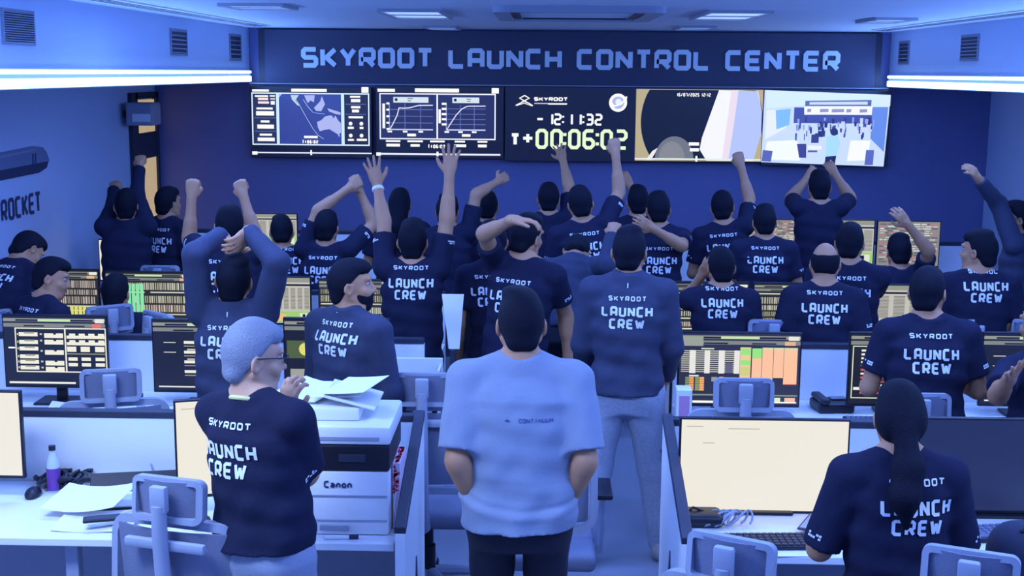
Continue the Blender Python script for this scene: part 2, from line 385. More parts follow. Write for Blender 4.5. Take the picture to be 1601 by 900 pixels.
for x0, y0, x1, y1 in [(140,145,290,165),(310,145,370,160),(175,175,290,200),(175,215,300,240),(315,180,370,192),(320,210,365,250),(155,283,340,305),(150,325,355,372),(200,428,300,452),(160,475,350,520),(185,577,325,600),(160,622,355,662),
                       (1220,145,1335,165),(1230,180,1335,215),(1230,258,1335,283),(1240,297,1320,330),(1200,372,1365,396),(1190,490,1258,515),(1325,490,1368,515),(1190,628,1258,650),(1290,625,1405,650),(690,597,845,623),(112,80,302,106),(555,70,957,104),(1350,45,1430,108)]:
    K(x0, y0, x1, y1, (1.0, 0.80, 0.80) if y0 in (175, 215) else WHT)
for x, y in ((1222, 455), (1345, 455), (1222, 590), (1345, 590)): a = k(x, y); f.disc(a[0], a[1], 0.018, WHT, n=14)
for y in (238, 350): K(1165, y-4, 1400, y+4, (0.12, 0.16, 0.4))
for y in (400, 550): K(130, y-4, 375, y+4, (0.12, 0.16, 0.4))
a = k(667, 685); f.text('T+06:02', a[0], a[1], 0.034, 0.02, 0.009, 0.004, WHT)
K(95, 783, 1460, 797, (0.85, 0.87, 1.0)); K(760, 758, 778, 815, WHT); K(95, 778, 155, 815, WHT)
f.build('picture', r, (0, -0.0365, 0))
# 2 graphs
r, f, P = display(588, 136, 787, 247, 'wall display showing two rising line graphs side by side, second from the left')
k = lambda x, y: P(580+x/7.277, 130+y/7.277)
K(110, 130, 1405, 635, (0.018, 0.025, 0.11))
GL = (0.13, 0.16, 0.45)
for y in (305, 380, 455): K(225, y-4, 705, y+4, GL)
for x in (388, 565): K(x-4, 235, x+4, 530, GL)
for y in (293, 352, 410, 467): K(865, y-4, 1300, y+4, GL)
for x in (1015, 1172): K(x-4, 250, x+4, 530, GL)
for x0, x1 in ((210, 705), (855, 1300)): K(x0, 522, x1, 536, (0.6, 0.65, 1.0)); K(x0-3, 230, x0+6, 530, (0.35, 0.4, 0.8))
f.line([k(*p) for p in [(215,530),(250,470),(300,370),(322,288),(385,290),(440,285),(545,258),(705,255)]], 0.009, (0.80, 0.82, 1.0))
f.line([k(*p) for p in [(860,530),(900,465),(970,360),(1030,295),(1080,268),(1110,262),(1300,260)]], 0.009, (0.80, 0.82, 1.0))
K(258, 165, 655, 228, (0.70, 0.78, 0.86)); K(275, 180, 305, 210, DK); K(420, 178, 480, 186, DK); K(420, 203, 460, 211, DK)
K(925, 165, 1228, 228, (0.70, 0.78, 0.86)); K(943, 180, 973, 210, DK); K(1085, 180, 1135, 188, DK); K(1090, 203, 1130, 211, DK)
for y in (238, 308, 382, 455, 525): K(178, y-11, 212, y+11, WHT)
for y in (238, 294, 353, 410, 467): K(805, y-12, 858, y+12, WHT)
for x in (215, 390, 567, 862, 1017, 1172): K(x-26, 542, x+26, 562, WHT)
K(133, 240, 163, 518, WHT); K(768, 300, 795, 455, WHT); K(413, 575, 512, 605, WHT); K(1033, 575, 1130, 605, WHT)
a, b = k(100, 640), k(1415, 122); f.frame(a[0], a[1], b[0], b[1], 0.012, (0.85, 0.88, 1.0)); K(745, 130, 763, 635, (0.85, 0.88, 1.0))
for x0, y0, x1, y1 in [(170,650,335,670),(175,690,330,722),(415,650,590,670),(450,692,555,722),(672,650,838,670),(952,650,1068,670),(945,690,1082,722),(1210,650,1322,670),(1215,690,1315,722),(80,75,277,110),(503,68,1000,110),(1368,58,1448,118)]:
    K(x0, y0, x1, y1, WHT)
a = k(645, 738); f.text('T+06:02', a[0], a[1], 0.036, 0.022, 0.009, 0.004, WHT)
K(60, 795, 1470, 815, (0.85, 0.87, 1.0)); K(745, 775, 768, 828, WHT); K(60, 790, 112, 828, WHT)
f.build('picture', r, (0, -0.0365, 0))
# 3 clock
r, f, P = display(790, 137, 993, 252, 'wall display with white and green mission clock digits, middle of the row')
k = lambda x, y: P(780+x/7.277, 130+y/7.277)
LG = 0.011
f.line([k(195,262), k(255,232), k(300,205), k(345,180), k(295,150), k(240,180), k(295,215), k(345,238), k(388,265)], LG, WHT)
f.line([k(210,262), k(290,235), k(375,265)], 0.007, WHT)
a = k(400, 210); f.text('SKYROOT', a[0], a[1], 0.036, 0.042, 0.011, 0.004, WHT); K(405, 232, 775, 243, (0.6, 0.62, 0.8)); K(560, 236, 770, 250, WHT)
a = k(1345, 222); f.disc(a[0], a[1], 0.085, WHT); f.disc(a[0], a[1], 0.058, (0.42, 0.48, 0.85)); f.disc(a[0]+0.005, a[1]+0.006, 0.03, (0.85, 0.88, 1)); f.line([k(1262, 205), k(1300, 262), k(1385, 235), k(1440, 158)], 0.014, WHT); f.poly([k(1400,160), k(1447,150), k(1440,205)], WHT)
WD = (0.95, 1.0, 0.97)
a = k(440, 425); f.rect(a[0], a[1], a[0]+0.052, a[1]+0.022, WD)
for ch, x in (('1', 560), ('2', 625), (':', 712), ('1', 780), ('1', 880), (':', 940), ('3', 985), ('2', 1085)):
    a = k(x, 480); f.text(ch, a[0], a[1], 0.112, 0.074, 0.020, 0, WD)
GD = (0.82, 1.0, 0.62)
a = k(135, 718); f.text('T', a[0], a[1], 0.122, 0.095, 0.032, 0, WD); a = k(280, 682); f.text('+', a[0]-0.012, a[1]-0.012, 0.115, 0.115, 0.028, 0, WD)
for ch, x in (('0', 422), ('0', 588), (':', 722), ('0', 790), ('6', 952), (':', 1090), ('0', 1155), ('2', 1320)):
    a = k(x, 747); f.text(ch, a[0], a[1], 0.19, 0.118, 0.032, 0, GD)
f.build('picture', r, (0, -0.0365, 0))
# 4 rocket camera
r, f, P = display(994, 138, 1192, 253, 'wall display showing a tan rimmed round camera view with a white cone')
R(f, P, 995, 141, 1190, 251, (0.50, 0.42, 0.24))
cl = [P(1097+94*math.cos(t), min(250, max(142, 190+98*math.sin(t)))) for t in [2*math.pi*i/72 for i in range(72)]]
f.poly(cl, (0.004, 0.006, 0.022))
dome = [P(1056+30*math.cos(t), 249-36*math.sin(t)) for t in [math.pi*i/20 for i in range(21)]]
f.poly(dome, (0.16, 0.18, 0.22)); f.poly([P(1056+20*math.cos(t)-4, 247-26*math.sin(t)) for t in [math.pi*i/20 for i in range(21)]], (0.24, 0.25, 0.27))
f.poly([P(1012, 250), P(1022, 236), P(1030, 231), P(1026, 240), P(1020, 250)], (0.85, 0.85, 0.8))
f.poly([P(1122, 142), P(1182, 143), P(1189, 175), P(1189, 210), P(1178, 250), P(1106, 250), P(1095, 233), P(1098, 215)], (0.92, 0.93, 1.0))
f.poly([P(1152, 142), P(1181, 143), P(1189, 175), P(1189, 210), P(1178, 249), P(1140, 249), P(1146, 200)], (0.46, 0.56, 1.0))
f.poly([P(1141, 142), P(1152, 142), P(1146, 200), P(1140, 249), P(1130, 249)], (0.85, 0.74, 0.85))
a = P(1057, 152); f.text('16/07/2025 12:12', a[0], a[1], 0.034, 0.019, 0.007, 0.003, WHT)
R(f, P, 1078, 222, 1094, 227, WHT); R(f, P, 1080, 231, 1094, 236, WHT)
R(f, P, 995, 247, 1190, 249.5, (0.8, 0.85, 0.8)); R(f, P, 1089, 243, 1092, 252, WHT)
f.build('picture', r, (0, -0.0365, 0))
# 5 view of the room
r, f, P = display(1194, 142, 1389, 259, 'bright wall display showing the same crowded room, rightmost of the row')
k = lambda x, y: P(1180+x/6.923, 135+y/6.923)
def KK(pts, c): f.poly([k(*p) for p in pts], c)
KK([(105,55),(1440,95),(1405,855),(95,820)], (0.60, 0.74, 1.0))
KK([(120,60),(1440,100),(1440,215),(1250,225),(530,215),(130,250)], (0.68, 0.86, 1.0))
KK([(130,265),(370,255),(350,450),(130,580)], (0.80, 0.88, 1.0)); KK([(230,265),(390,250),(380,420),(245,470)], (0.22, 0.52, 1.0))
KK([(1250,225),(1420,225),(1400,700),(1250,560)], (0.14, 0.28, 0.85))
KK([(425,235),(535,235),(535,310),(1250,310),(1260,400),(425,400)], (0.055, 0.08, 0.40))
KK([(540,165),(1240,150),(1240,215),(540,220)], (0.10, 0.15, 0.40)); KK([(585,178),(1200,168),(1200,200),(585,205)], (0.62, 0.72, 1.0))
KK([(530,225),(1255,215),(1250,305),(535,312)], (0.92, 0.94, 1.0))
for x, w in ((565, 40), (700, 90), (825, 130), (980, 50), (1120, 80)): KK([(x,250),(x+w,248),(x+w,280),(x,285)], (0.28, 0.32, 0.55))
rr = random.Random(5)
for i in range(70):
    x, y = rr.uniform(430, 1270), rr.uniform(330, 520); w, h = rr.uniform(12, 40), rr.uniform(25, 80)
    KK([(x,y),(x+w,y),(x+w*.9,y+h),(x+w*.1,y+h)], rr.choice([(0.03,0.05,0.30),(0.05,0.08,0.42),(0.02,0.03,0.2),(0.6,0.68,1.0),(0.3,0.38,0.8)]))
KK([(150,600),(450,580),(580,690),(500,800),(120,790)], (0.92, 0.97, 1.0)); KK([(1040,580),(1250,580),(1230,790),(1010,800)], (0.95, 0.97, 1.0))
KK([(620,520),(700,520),(700,610),(620,610)], (0.04, 0.05, 0.28)); KK([(470,620),(570,620),(575,770),(500,770)], (0.05, 0.06, 0.30))
KK([(780,545),(840,520),(905,520),(935,620),(890,760),(780,750)], (0.40, 0.74, 1.0)); KK([(780,755),(895,745),(885,845),(850,845),(838,780),(825,845),(775,840)], (0.015, 0.02, 0.12))
a = k(860, 490); f.disc(a[0], a[1], 0.036, (0.02, 0.03, 0.16), n=16)
KK([(1210,680),(1295,680),(1290,840),(1200,840)], (0.10, 0.15, 0.55)); KK([(110,690),(215,700),(200,815),(100,810)], (0.10, 0.14, 0.5))
KK([(590,690),(690,690),(690,710),(590,710)], (0.1, 0.12, 0.3)); KK([(585,640),(735,640),(735,680),(585,680)], (0.85, 0.9, 1.0))
f.build('picture', r, (0, -0.0365, 0))
# thin cover strip between sign and displays
struct('trim_2', MB().box((0.22, 12.235, 2.325), (6.03, 0.03, 0.012), 0.003), GREYPL)

# ---------------------------------------------------------------- left wall: mural, lit door, speaker
mu = empty('wall_graphic', (XLW+0.004, 9.0, 1.75), 0, 'grey rocket drawing with the word ROCKET on the left wall', 'wall graphic')
MROT = Matrix.Rotation(math.radians(90), 4, 'Z')
GREYINK = mat('grey_blue_ink', (0.16, 0.20, 0.33), 0.7); DARKINK = mat('dark_ink', (0.03, 0.04, 0.10), 0.7); MIDINK = mat('mid_ink', (0.24, 0.28, 0.42), 0.7)
def on_left_wall(px, py): p = pix_x(px, py, XLW); return (p[1]-9.0, p[2]-1.75)
def wallpoly(name, polys, m, d):
    mb = MB()
    for q in polys: mb.prism(q, -d, 0.0, MROT)
    return mb.build(name, m, mu)
wallpoly('rocket_body', [[on_left_wall(*p) for p in [(-60,252),(0,238),(50,228),(66,230),(72,238),(76,250),(72,262),(60,270),(0,282),(-60,296)]]], GREYINK, 0.002)
wallpoly('rocket_shade', [[on_left_wall(*p) for p in [(-60,276),(0,266),(62,254),(74,252),(72,262),(60,270),(0,282),(-60,296)]]], DARKINK, 0.003)
wallpoly('rocket_highlight', [[on_left_wall(*p) for p in [(-60,257),(0,243),(55,232),(56,235),(0,247),(-60,262)]]], MIDINK, 0.003)
wallpoly('rocket_band', [[on_left_wall(*p) for p in [(49,240),(51,240),(51,260),(49,261)]], [on_left_wall(*p) for p in [(53,240),(55,239),(55,259),(53,260)]]], DARKINK, 0.0035)
gl, Wt = text_strokes('ROCKET', 1, 0.62, 0.17, 0.12, 0.1)
A0, A1 = on_left_wall(2, 348), on_left_wall(64, 337); hh = 0.155
for ch, pls in gl:
    mb = MB()
    for i, pl in enumerate(pls):
        for q in stroke_quads(pl, 0.17):
            mb.prism([(A0[0]+(A1[0]-A0[0])*p[0]/Wt, A0[1]+(A1[1]-A0[1])*p[0]/Wt*0+p[1]*hh) for p in q], -0.002-0.0003*i, 0.0, MROT)
    mb.build('letter', DARKINK, mu)
TAN = mat('lit_tan_glass', (0.35, 0.27, 0.15), 0.4, emit=(0.72, 0.52, 0.26), strength=0.62)
dr = empty('door_1', (XLW+0.01, 11.92, 0), 0); dr['kind'] = 'structure'
MB().box((0.0, 0, 1.09), (0.02, 0.58, 2.16)).build('glass_panel', TAN, dr)
MB().box((0.008, -0.36, 1.12), (0.05, 0.16, 2.24), 0.004).box((0.008, 0.31, 1.12), (0.05, 0.06, 2.24), 0.004).box((0.008, 0, 2.21), (0.05, 0.7, 0.06), 0.004).build('door_frame', DARKTRIM, dr)
MB().box((0.014, 0.0, 1.75), (0.02, 0.58, 0.24), 0.003).build('closer_box', DARKTRIM, dr)
sp = empty('wall_speaker', (XLW+0.16, 11.35, 2.06), 0, 'grey box speaker on a bracket at the far end of the left wall', 'speaker')
MB().box((0.02, 0, 0.0), (0.24, 0.26, 0.20), 0.02).build('casing', GREYPL, sp)
MB().box((0.04, -0.132, -0.03), (0.16, 0.01, 0.07), 0.004).build('front_grille', PAPER, sp)
MB().box((-0.11, 0, 0.0), (0.08, 0.06, 0.06), 0.005).build('bracket', DARKTRIM, sp)

# ---------------------------------------------------------------- desks
def desk(x0, x1, y0, y1, label, ends=(True, True), trim=True, group='long workstation desks', slope=False, div_z=1.02):
    r = empty('desk', ((x0+x1)/2, (y0+y1)/2, 0), 0, label, 'desk', group)
    w, d = x1-x0, y1-y0; X0, X1, Y0, Y1 = -w/2, w/2, -d/2, d/2
    MB().box((0, 0, 0.725), (w-0.06, d, 0.03), 0.004).build('desktop', WHITE, r)
    dv = MB().box((0, Y1+0.025, (0.45+div_z)/2), (w, 0.04, div_z-0.45), 0.004).build('divider_panel', PANEL, r)
    MB().box((0, Y1+0.025, div_z+0.012), (w, 0.05, 0.03), 0.004).build('divider_trim', DARKTRIM, dv)
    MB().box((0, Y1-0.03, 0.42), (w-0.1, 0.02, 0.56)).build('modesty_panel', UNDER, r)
    for e, x, s in ((ends[0], X0, 1), (ends[1], X1, -1)):
        if e and slope:
            q = [(Y0-0.06, 0), (Y1+0.045, 0), (Y1+0.045, div_z+0.01), (Y0-0.06, 0.80)]
            p = MB().prism(q, -0.018, 0.018, Matrix.Translation((x, 0, 0)) @ MROT).build('end_panel', WHITE, r)
            a, b = Vector((x, Y1+0.05, div_z+0.025)), Vector((x, Y0-0.06, 0.813))
            ang = math.atan2(a.z-b.z, a.y-b.y)
            MB().box((a+b)/2, (0.042, (a-b).length, 0.03), 0.004, rot=Matrix.Rotation(ang, 4, 'X')).build('edge_trim', DARKTRIM, p)
        elif e: MB().box((x+s*0.015, 0, 0.36), (0.03, d-0.02, 0.70)).build('end_panel', WHITE, r)
        else: MB().box((x+s*0.1, Y0+0.05, 0.355), (0.05, 0.05, 0.71), 0.004).box((x+s*0.1, Y1-0.1, 0.355), (0.05, 0.05, 0.71), 0.004).build('leg', STEEL, r)
    n = max(2, round(w/1.3))
    for i in range(1, n):
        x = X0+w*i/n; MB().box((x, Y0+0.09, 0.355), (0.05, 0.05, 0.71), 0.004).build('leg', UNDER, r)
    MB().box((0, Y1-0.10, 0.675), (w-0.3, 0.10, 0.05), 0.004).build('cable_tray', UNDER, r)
    return r
D1L = desk(-3.0, -0.50, 4.46, 5.12, 'white workstation desk carrying the printer, left of the aisle nearest the camera', slope=True, ends=(False, True))
D1R = desk(0.53, 3.1, 4.40, 5.12, 'white workstation desk with a slanted end panel, right of the aisle nearest the camera', slope=True, ends=(True, False))
D2L = desk(-3.25, -0.62, 6.02, 6.66, 'white desk behind the pale divider, second row left of the aisle')
D2R = desk(0.71, 3.55, 6.02, 6.66, 'white desk with bright charts screen, second row right of the aisle')
D3L = desk(-3.0, -0.62, 7.52, 8.12, 'desk under the striped table screens, third row left of the aisle')
D3R = desk(0.75, 3.4, 7.52, 8.12, 'desk under the striped table screens, third row right of the aisle')
D4L = desk(-3.5, -0.6, 9.68, 10.3, 'desk nearest the wall displays, left of the aisle', div_z=1.14)
D4R = desk(0.9, 3.4, 9.68, 10.3, 'desk nearest the wall displays, right of the aisle', div_z=1.10)
for d, x, py in ((D1R, 0.511, 880), (D1L, -0.481, 888)):
    p = pix_x(1047 if x > 0 else 651, py, x)
    yy, zz = p[1]-d.location.y, p[2]
    mk = MB()
    q0 = [(-0.035, -0.05), (-0.018, -0.05), (0.0, 0.01), (0.018, -0.05), (0.035, -0.05), (0.008, 0.05), (-0.008, 0.05)]
    mk.prism([(a, b) for a, b in q0], -0.002, 0.002, Matrix.Translation((x-d.location.x, yy, zz)) @ MROT)
    mk.build('panel_logo', DARKINK, d)
# ---------------------------------------------------------------- monitors
CREAM = (0.86, 0.82, 0.70)
def header_bars(f, w, h, rng, red=False):
    X0, X1, T = -w/2, w/2, h/2
    f.rect(X0, T-0.075*h, X1, T-0.03*h, (0.30, 0.31, 0.25)); f.rect(X0+.12*w, T-0.07*h, X0+.34*w, T-0.045*h, DK); f.rect(X0+.66*w, T-0.07*h, X0+.88*w, T-0.045*h, DK)
    f.rect(X0+.34*w, T-0.075*h, X0+.66*w, T-0.04*h, (0.58, 0.78, 0.42)); f.rect(X1-.1*w, T-0.09*h, X1-.01*w, T-0.03*h, (0.8, 0.8, 0.7))
    f.rect(X0, T-0.155*h, X1, T-0.10*h, (0.22, 0.24, 0.22)); f.rect(X0+.2*w, T-0.148*h, X0+.4*w, T-0.128*h, DK); f.rect(X0+.6*w, T-0.148*h, X0+.8*w, T-0.13*h, DK)
    f.rect(X1-.13*w, T-0.16*h, X1-.04*w, T-0.105*h, (0.85, 0.16, 0.14) if red else (0.80, 0.45, 0.26))
def c_cream(f, w, h, rng):
    f.rect(-w/2, -h/2, w/2, h/2, CREAM)
    for x, y, l in ((-.47, .42, .1), (-.22, .4, .19), (-.37, .24, .07)): f.rect(x*w, y*h, (x+l)*w, y*h+0.004, (0.55, 0.5, 0.42))
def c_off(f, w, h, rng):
    f.rect(-w/2, -h/2, w/2, h/2, (0.014, 0.022, 0.085))  # faint blue glow stands in for room light reflected in the dark screen
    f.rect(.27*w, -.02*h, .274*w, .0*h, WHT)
def c_table(f, w, h, rng):
    f.rect(-w/2, -h/2, w/2, h/2, (0.010, 0.013, 0.028)); header_bars(f, w, h, rng, True)
    P = lambda x, y: (-w/2+x/1160*w, h/2-y/740*h)     # crop pixels
    def K(x0, y0, x1, y1, c): a = P(x0-45, y1-90); b = P(x1-45, y0-90); f.rect(a[0], a[1], b[0], b[1], c)
    YL = (0.88, 0.86, 0.70)
    a, b = P(170-45, 690-90), P(1210-45, 212-90); f.frame(a[0], a[1], b[0], b[1], 0.006, YL); K(735, 225, 752, 690, YL)
    for y in (262, 345, 415, 500, 558, 620): K(215, y, 430, y+42, YL); K(275, y-4, 390, y+14, (0.35, 0.34, 0.24)); K(195, y+10, 205, y+30, YL)
    for y in (270, 340, 450, 565, 630): K(505, y, 720, y+50, YL); K(610, y-4, 640, y+14, DK); K(455, y, 480, y+18, (0.6, 0.6, 0.5))
    for y in (270, 340): K(760, y+22, 1195, y+55, YL); [K(x, y, x+70, y+26, YL) for x in (790, 900, 1010, 1120)]
    for x in (760, 915, 1080): K(x, 410, x+105, 465, YL)
    for y in (525, 585): [K(x, y, x+105, y+36, YL) for x in (770, 920, 1080)]
    K(755, 482, 1200, 494, (0.3, 0.3, 0.2)); K(90, 420, 165, 436, WHT); K(80, 792, 840, 812, (0.9, 0.9, 0.85))
def c_sparse(f, w, h, rng):
    f.rect(-w/2, -h/2, w/2, h/2, (0.010, 0.012, 0.026)); header_bars(f, w, h, rng)
    for r_ in range(4):
        y = h*(.18-.14*r_); 
        if r_ < 2: f.rect(-.40*w, y, -.28*w, y+.012*h, (.7, .7, .6))
        for c_ in range(4):
            x = (-.2+.2*c_)*w; f.rect(x, y-.01*h, x+.13*w, y+.03*h, (.85, .83, .7)); f.rect(x, y-.05*h, x+.17*w, y-.038*h, (.4, .4, .33))
            if rng.random() < .6: f.rect(x+.03*w, y+.035*h, x+.11*w, y+.06*h, (.5, .48, .38))
    f.rect(-.46*w, -.46*h, .3*w, -.44*h, (.8, .8, .75))
def c_bars(f, w, h, rng):
    f.rect(-w/2, -h/2, w/2, h/2, (0.025, 0.028, 0.06)); header_bars(f, w, h, rng)
    P = lambda x, y: (-w/2+(x-85)/1310*w, h/2-(y-75)/790*h)
    def K(x0, y0, x1, y1, c): a = P(x0, y1); b = P(x1, y0); f.rect(a[0], a[1], b[0], b[1], c)
    PE = (0.98, 0.55, 0.33); GN = (0.30, 0.80, 0.20); WW = (0.82, 0.80, 0.74)
    K(95, 110, 340, 215, (.33, .36, .30)); K(320, 237, 460, 252, (.6, .75, .5))
    K(105, 262, 740, 520, (0.03, 0.035, 0.05))
    for i in range(11): y = 265+23*i; K(105, y, 740, y+11, (.55, .55, .48))
    for x0, x1 in ((195, 262), (358, 418), (512, 578), (680, 742)): K(x0, 262, x1, 520, WW)
    K(590, 400, 665, 515, (.12, .12, .2))
    K(745, 225, 862, 748, (.9, .58, .3))
    for y0, y1 in ((240, 310), (370, 425), (445, 540), (680, 748)): K(750, y0, 858, y1, GN if y0 != 445 else (.65, .62, .22))
    K(875, 235, 980, 565, PE); K(875, 235, 980, 345, GN); K(985, 235, 1105, 685, PE); K(1110, 235, 1218, 562, PE); K(1222, 235, 1368, 632, PE)
    for x0, x1 in ((985, 1105), (1110, 1218), (1222, 1368)): K(x0, 225, x1, 250, (.7, .7, .4))
    for x0, x1, y1 in ((875, 980, 575), (985, 1105, 695), (1222, 1368, 642)): K(x0, y1-10, x1, y1, (.3, .03, .03))
    for x, c in ((155, (.2, .3, .12)), (200, (.9, .35, .12)), (262, (.25, .35, .12)), (312, (.95, .45, .14))):
        for i in range(6): K(x, 562+26*i, x+48, 584+26*i, c)
    K(195, 540, 300, 556, WW); K(440, 560, 505, 610, (.3, .33, .3)); K(525, 556, 572, 618, (.9, .35, .2))
    K(85, 752, 1380, 768, (.2, .3, .22)); K(240, 826, 475, 850, WHT); K(1085, 785, 1200, 832, (.7, .85, .5)); K(1245, 785, 1360, 832, (.95, .5, .3)); K(1085, 830, 1375, 845, WHT)
def c_red(f, w, h, rng):
    f.rect(-w/2, -h/2, w/2, h/2, (0.012, 0.014, 0.02)); header_bars(f, w, h, rng)
    f.frame(-.48*w, -.42*h, -.02*w, .33*h, 0.005, (.8, .85, .65))
    for i in range(12):
        y = h*(.27-.055*i); c = (.85, .82, .72) if i < 5 or i % 3 == 0 else (.7, .10, .12)
        f.rect(-.40*w, y-.02*h, -.05*w, y+.008*h, c); f.rect(.06*w, y-.02*h, .42*w, y+.008*h, (.6, .6, .5) if i % 2 else (.5, .12, .12))
    f.rect(.28*w, -.46*h, .46*w, -.40*h, (.95, .4, .25)); f.rect(-.46*w, -.30*h, .1*w, -.26*h, (.9, .88, .75))
def c_stripes(f, w, h, rng, cols=((.42, .40, .26), (.52, .50, .38), (.55, .44, .36))):
    f.rect(-w/2, -h/2, w/2, h/2, (0.022, 0.024, 0.022)); header_bars(f, w, h, rng)
    y = .30*h
    while y > -.46*h:
        bh = rng.choice([.10, .14, .05])*h; x = -.48*w; c = rng.choice(cols)
        if bh > .06*h:
            while x < .47*w:
                s = rng.uniform(.010, .022)*w; k_ = rng.uniform(.6, 1.25); f.rect(x, y-bh, x+s, y, tuple(min(1, v*k_) for v in c)); x += s+rng.uniform(.006, .016)*w
        else:
            f.rect(-.48*w, y-bh*.5, -.05*w, y, (.72, .78, .52)); f.rect(.02*w, y-bh*.5, .47*w, y, (.6, .6, .5))
        y -= bh+.035*h
def c_greencol(f, w, h, rng):
    c_stripes(f, w, h, rng)
    for i in range(5): f.rect((-.3+.05*i)*w, -.28*h, (-.26+.05*i)*w, .28*h, (.25, .80, .40))
def c_pink(f, w, h, rng):
    c_stripes(f, w, h, rng, ((.48, .32, .31), (.44, .38, .34)))
    for i in range(5): f.rect((.16+.05*i)*w, -.46*h, (.2+.05*i)*w, -.2*h, (.75, .72, .18))
def c_list(f, w, h, rng):
    f.rect(-w/2, -h/2, w/2, h/2, (.55, .53, .46)); f.rect(-w/2, .40*h, w/2, h/2, (.30, .31, .25)); f.rect(-w/2, .32*h, w/2, .36*h, DK)
    for c_ in range(5):
        for r_ in range(16): f.rect((-.46+.2*c_)*w, (.26-.03*r_)*h, (-.32+.2*c_)*w, (.275-.03*r_)*h, (.15, .15, .14))
    f.rect(-w/2, -.48*h, w/2, -.24*h, (.35, .62, .16)); f.rect(-.47*w, -.45*h, -.2*w, -.3*h, (.85, .5, .2)); f.rect(.2*w, -.46*h, .45*w, -.28*h, (.75, .78, .65)); f.rect(.28*w, -.40*h, .36*w, -.3*h, DK)
def c_yellowdial(f, w, h, rng):
    c_sparse(f, w, h, rng)
    f.rect(-.48*w, -.05*h, .2*w, .2*h, (.08, .12, .04)); f.disc(-.3*w, .08*h, .09*h, (.75, .72, .15)); f.rect(-.1*w, .0*h, .08*w, .15*h, (.8, .75, .2))
    f.rect(-.45*w, -.4*h, 0, -.2*h, (.35, .36, .30)); f.rect(.44*w, -.45*h, .455*w, .3*h, WHT); f.rect(.3*w, .2*h, .48*w, .28*h, (.9, .5, .3))
def c_codes(f, w, h, rng):
    f.rect(-w/2, -h/2, w/2, h/2, (.25, .25, .24))
    for r_ in range(18):
        x = -.47*w
        while x < .45*w:
            l = rng.uniform(.03, .14)*w; f.rect(x, (.43-.05*r_)*h, min(x+l, .47*w), (.455-.05*r_)*h, rng.choice([(.7, .68, .62), (.1, .1, .14), (.55, .55, .5), (.5, .2, .2)])); x += l+.02*w
def monitor(px0, px1, pt, pb, Y, content, label, seed=1, yaw=0.0, group=None, deskz=0.7408, arm=False):
    a, b = pix_y(px0, pt, Y), pix_y(px1, pt, Y); c = pix_y((px0+px1)/2, pb, Y)
    w = (b[0]-a[0]); X = (a[0]+b[0])/2; zt = (a[2]+b[2])/2; h = zt-c[2]; zc = (zt+c[2])/2
    r = empty('monitor', (X, Y, deskz), yaw, label, 'monitor', group)
    z = zc-deskz
    MB().box((0, 0.012, z), (w, 0.024, h), 0.004).box((0, 0.035, z-0.02), (w*.55, 0.03, h*.6), 0.01).build('casing', BLACK, r)
    f = Flat(); rng = random.Random(seed); content(f, w-0.016, h-0.022, rng)
    f.build('screen', r, (0, -0.0012, z+0.003))
    MB().box((0, 0.065, z*.5+0.008), (0.055, 0.028, z), 0.006).box((0, 0.05, z-0.02), (0.09, 0.03, 0.09), 0.005).build('stand', BLACK, r)
    MB().box((0, 0.055, 0.006), (0.24, 0.17, 0.012), 0.005).build('base', BLACK, r)
    return r
MG = 'desk monitors'
monitor(-262, 31, 609, 746, 4.86, c_cream, 'monitor with a blank cream screen cut off by the left edge of the photo', 1, group=MG)
monitor(276, 540, 618, 770, 4.80, c_cream, 'monitor with a blank cream screen mostly hidden behind the grey-haired person', 2, yaw=0.30, group=MG)
monitor(1063, 1331, 654, 803, 4.86, c_cream, 'large monitor with a blank cream screen on the desk right of the aisle', 3, group=MG)
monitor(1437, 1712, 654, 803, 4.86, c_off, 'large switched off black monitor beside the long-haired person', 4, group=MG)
monitor(2, 166, 492, 606, 6.36, c_table, 'monitor with a framed table of white cells and a red mark at far left', 5, group=MG)
monitor(236, 400, 499, 614, 6.36, c_sparse, 'dark monitor with sparse white rows just right of the pale divider, second row', 6, group=MG)
monitor(442, 609, 497, 614, 6.36, c_yellowdial, 'monitor with yellow dials partly hidden by the bearded person', 7, group=MG)
monitor(1061, 1255, 519, 636, 6.36, c_bars, 'monitor with tall peach and green bars, second row right of the aisle', 8, group=MG)
monitor(1329, 1506, 520, 636, 6.36, c_red, 'monitor with red and white rows mostly hidden by a seated worker', 9, group=MG)
monitor(1537, 1705, 520, 636, 6.36, c_sparse, 'dark monitor cut off by the right edge of the photo, second row', 10, group=MG)
for (x0, x1, t, b, c_, lab, sd) in [(18, 154, 420, 505, c_pink, 'monitor with pink columns and yellow bars, third row behind the leaning pair', 11),
        (163, 300, 424, 508, c_greencol, 'monitor with green columns and striped rows, third row behind a dark head', 12),
        (303, 424, 426, 508, c_stripes, 'striped table monitor hidden behind the hooded arms-up worker, third row', 13),
        (428, 486, 432, 508, c_list, 'narrow looking monitor with pale columns and a green strip, left of the bearded person', 14),
        (497, 611, 436, 512, c_stripes, 'monitor with striped rows seen beside the bearded face, third row', 15),
        (1040, 1172, 440, 520, c_stripes, 'striped table monitor behind the jacketed worker, third row right of the aisle', 16),
        (1178, 1310, 442, 520, c_stripes, 'striped table monitor between two lettered backs, third row right of the aisle', 17),
        (1316, 1446, 444, 522, c_list, 'pale list monitor hidden behind the balding worker, third row right', 18)]:
    monitor(x0, x1, t, b, 7.86, c_, lab, sd, group=MG)
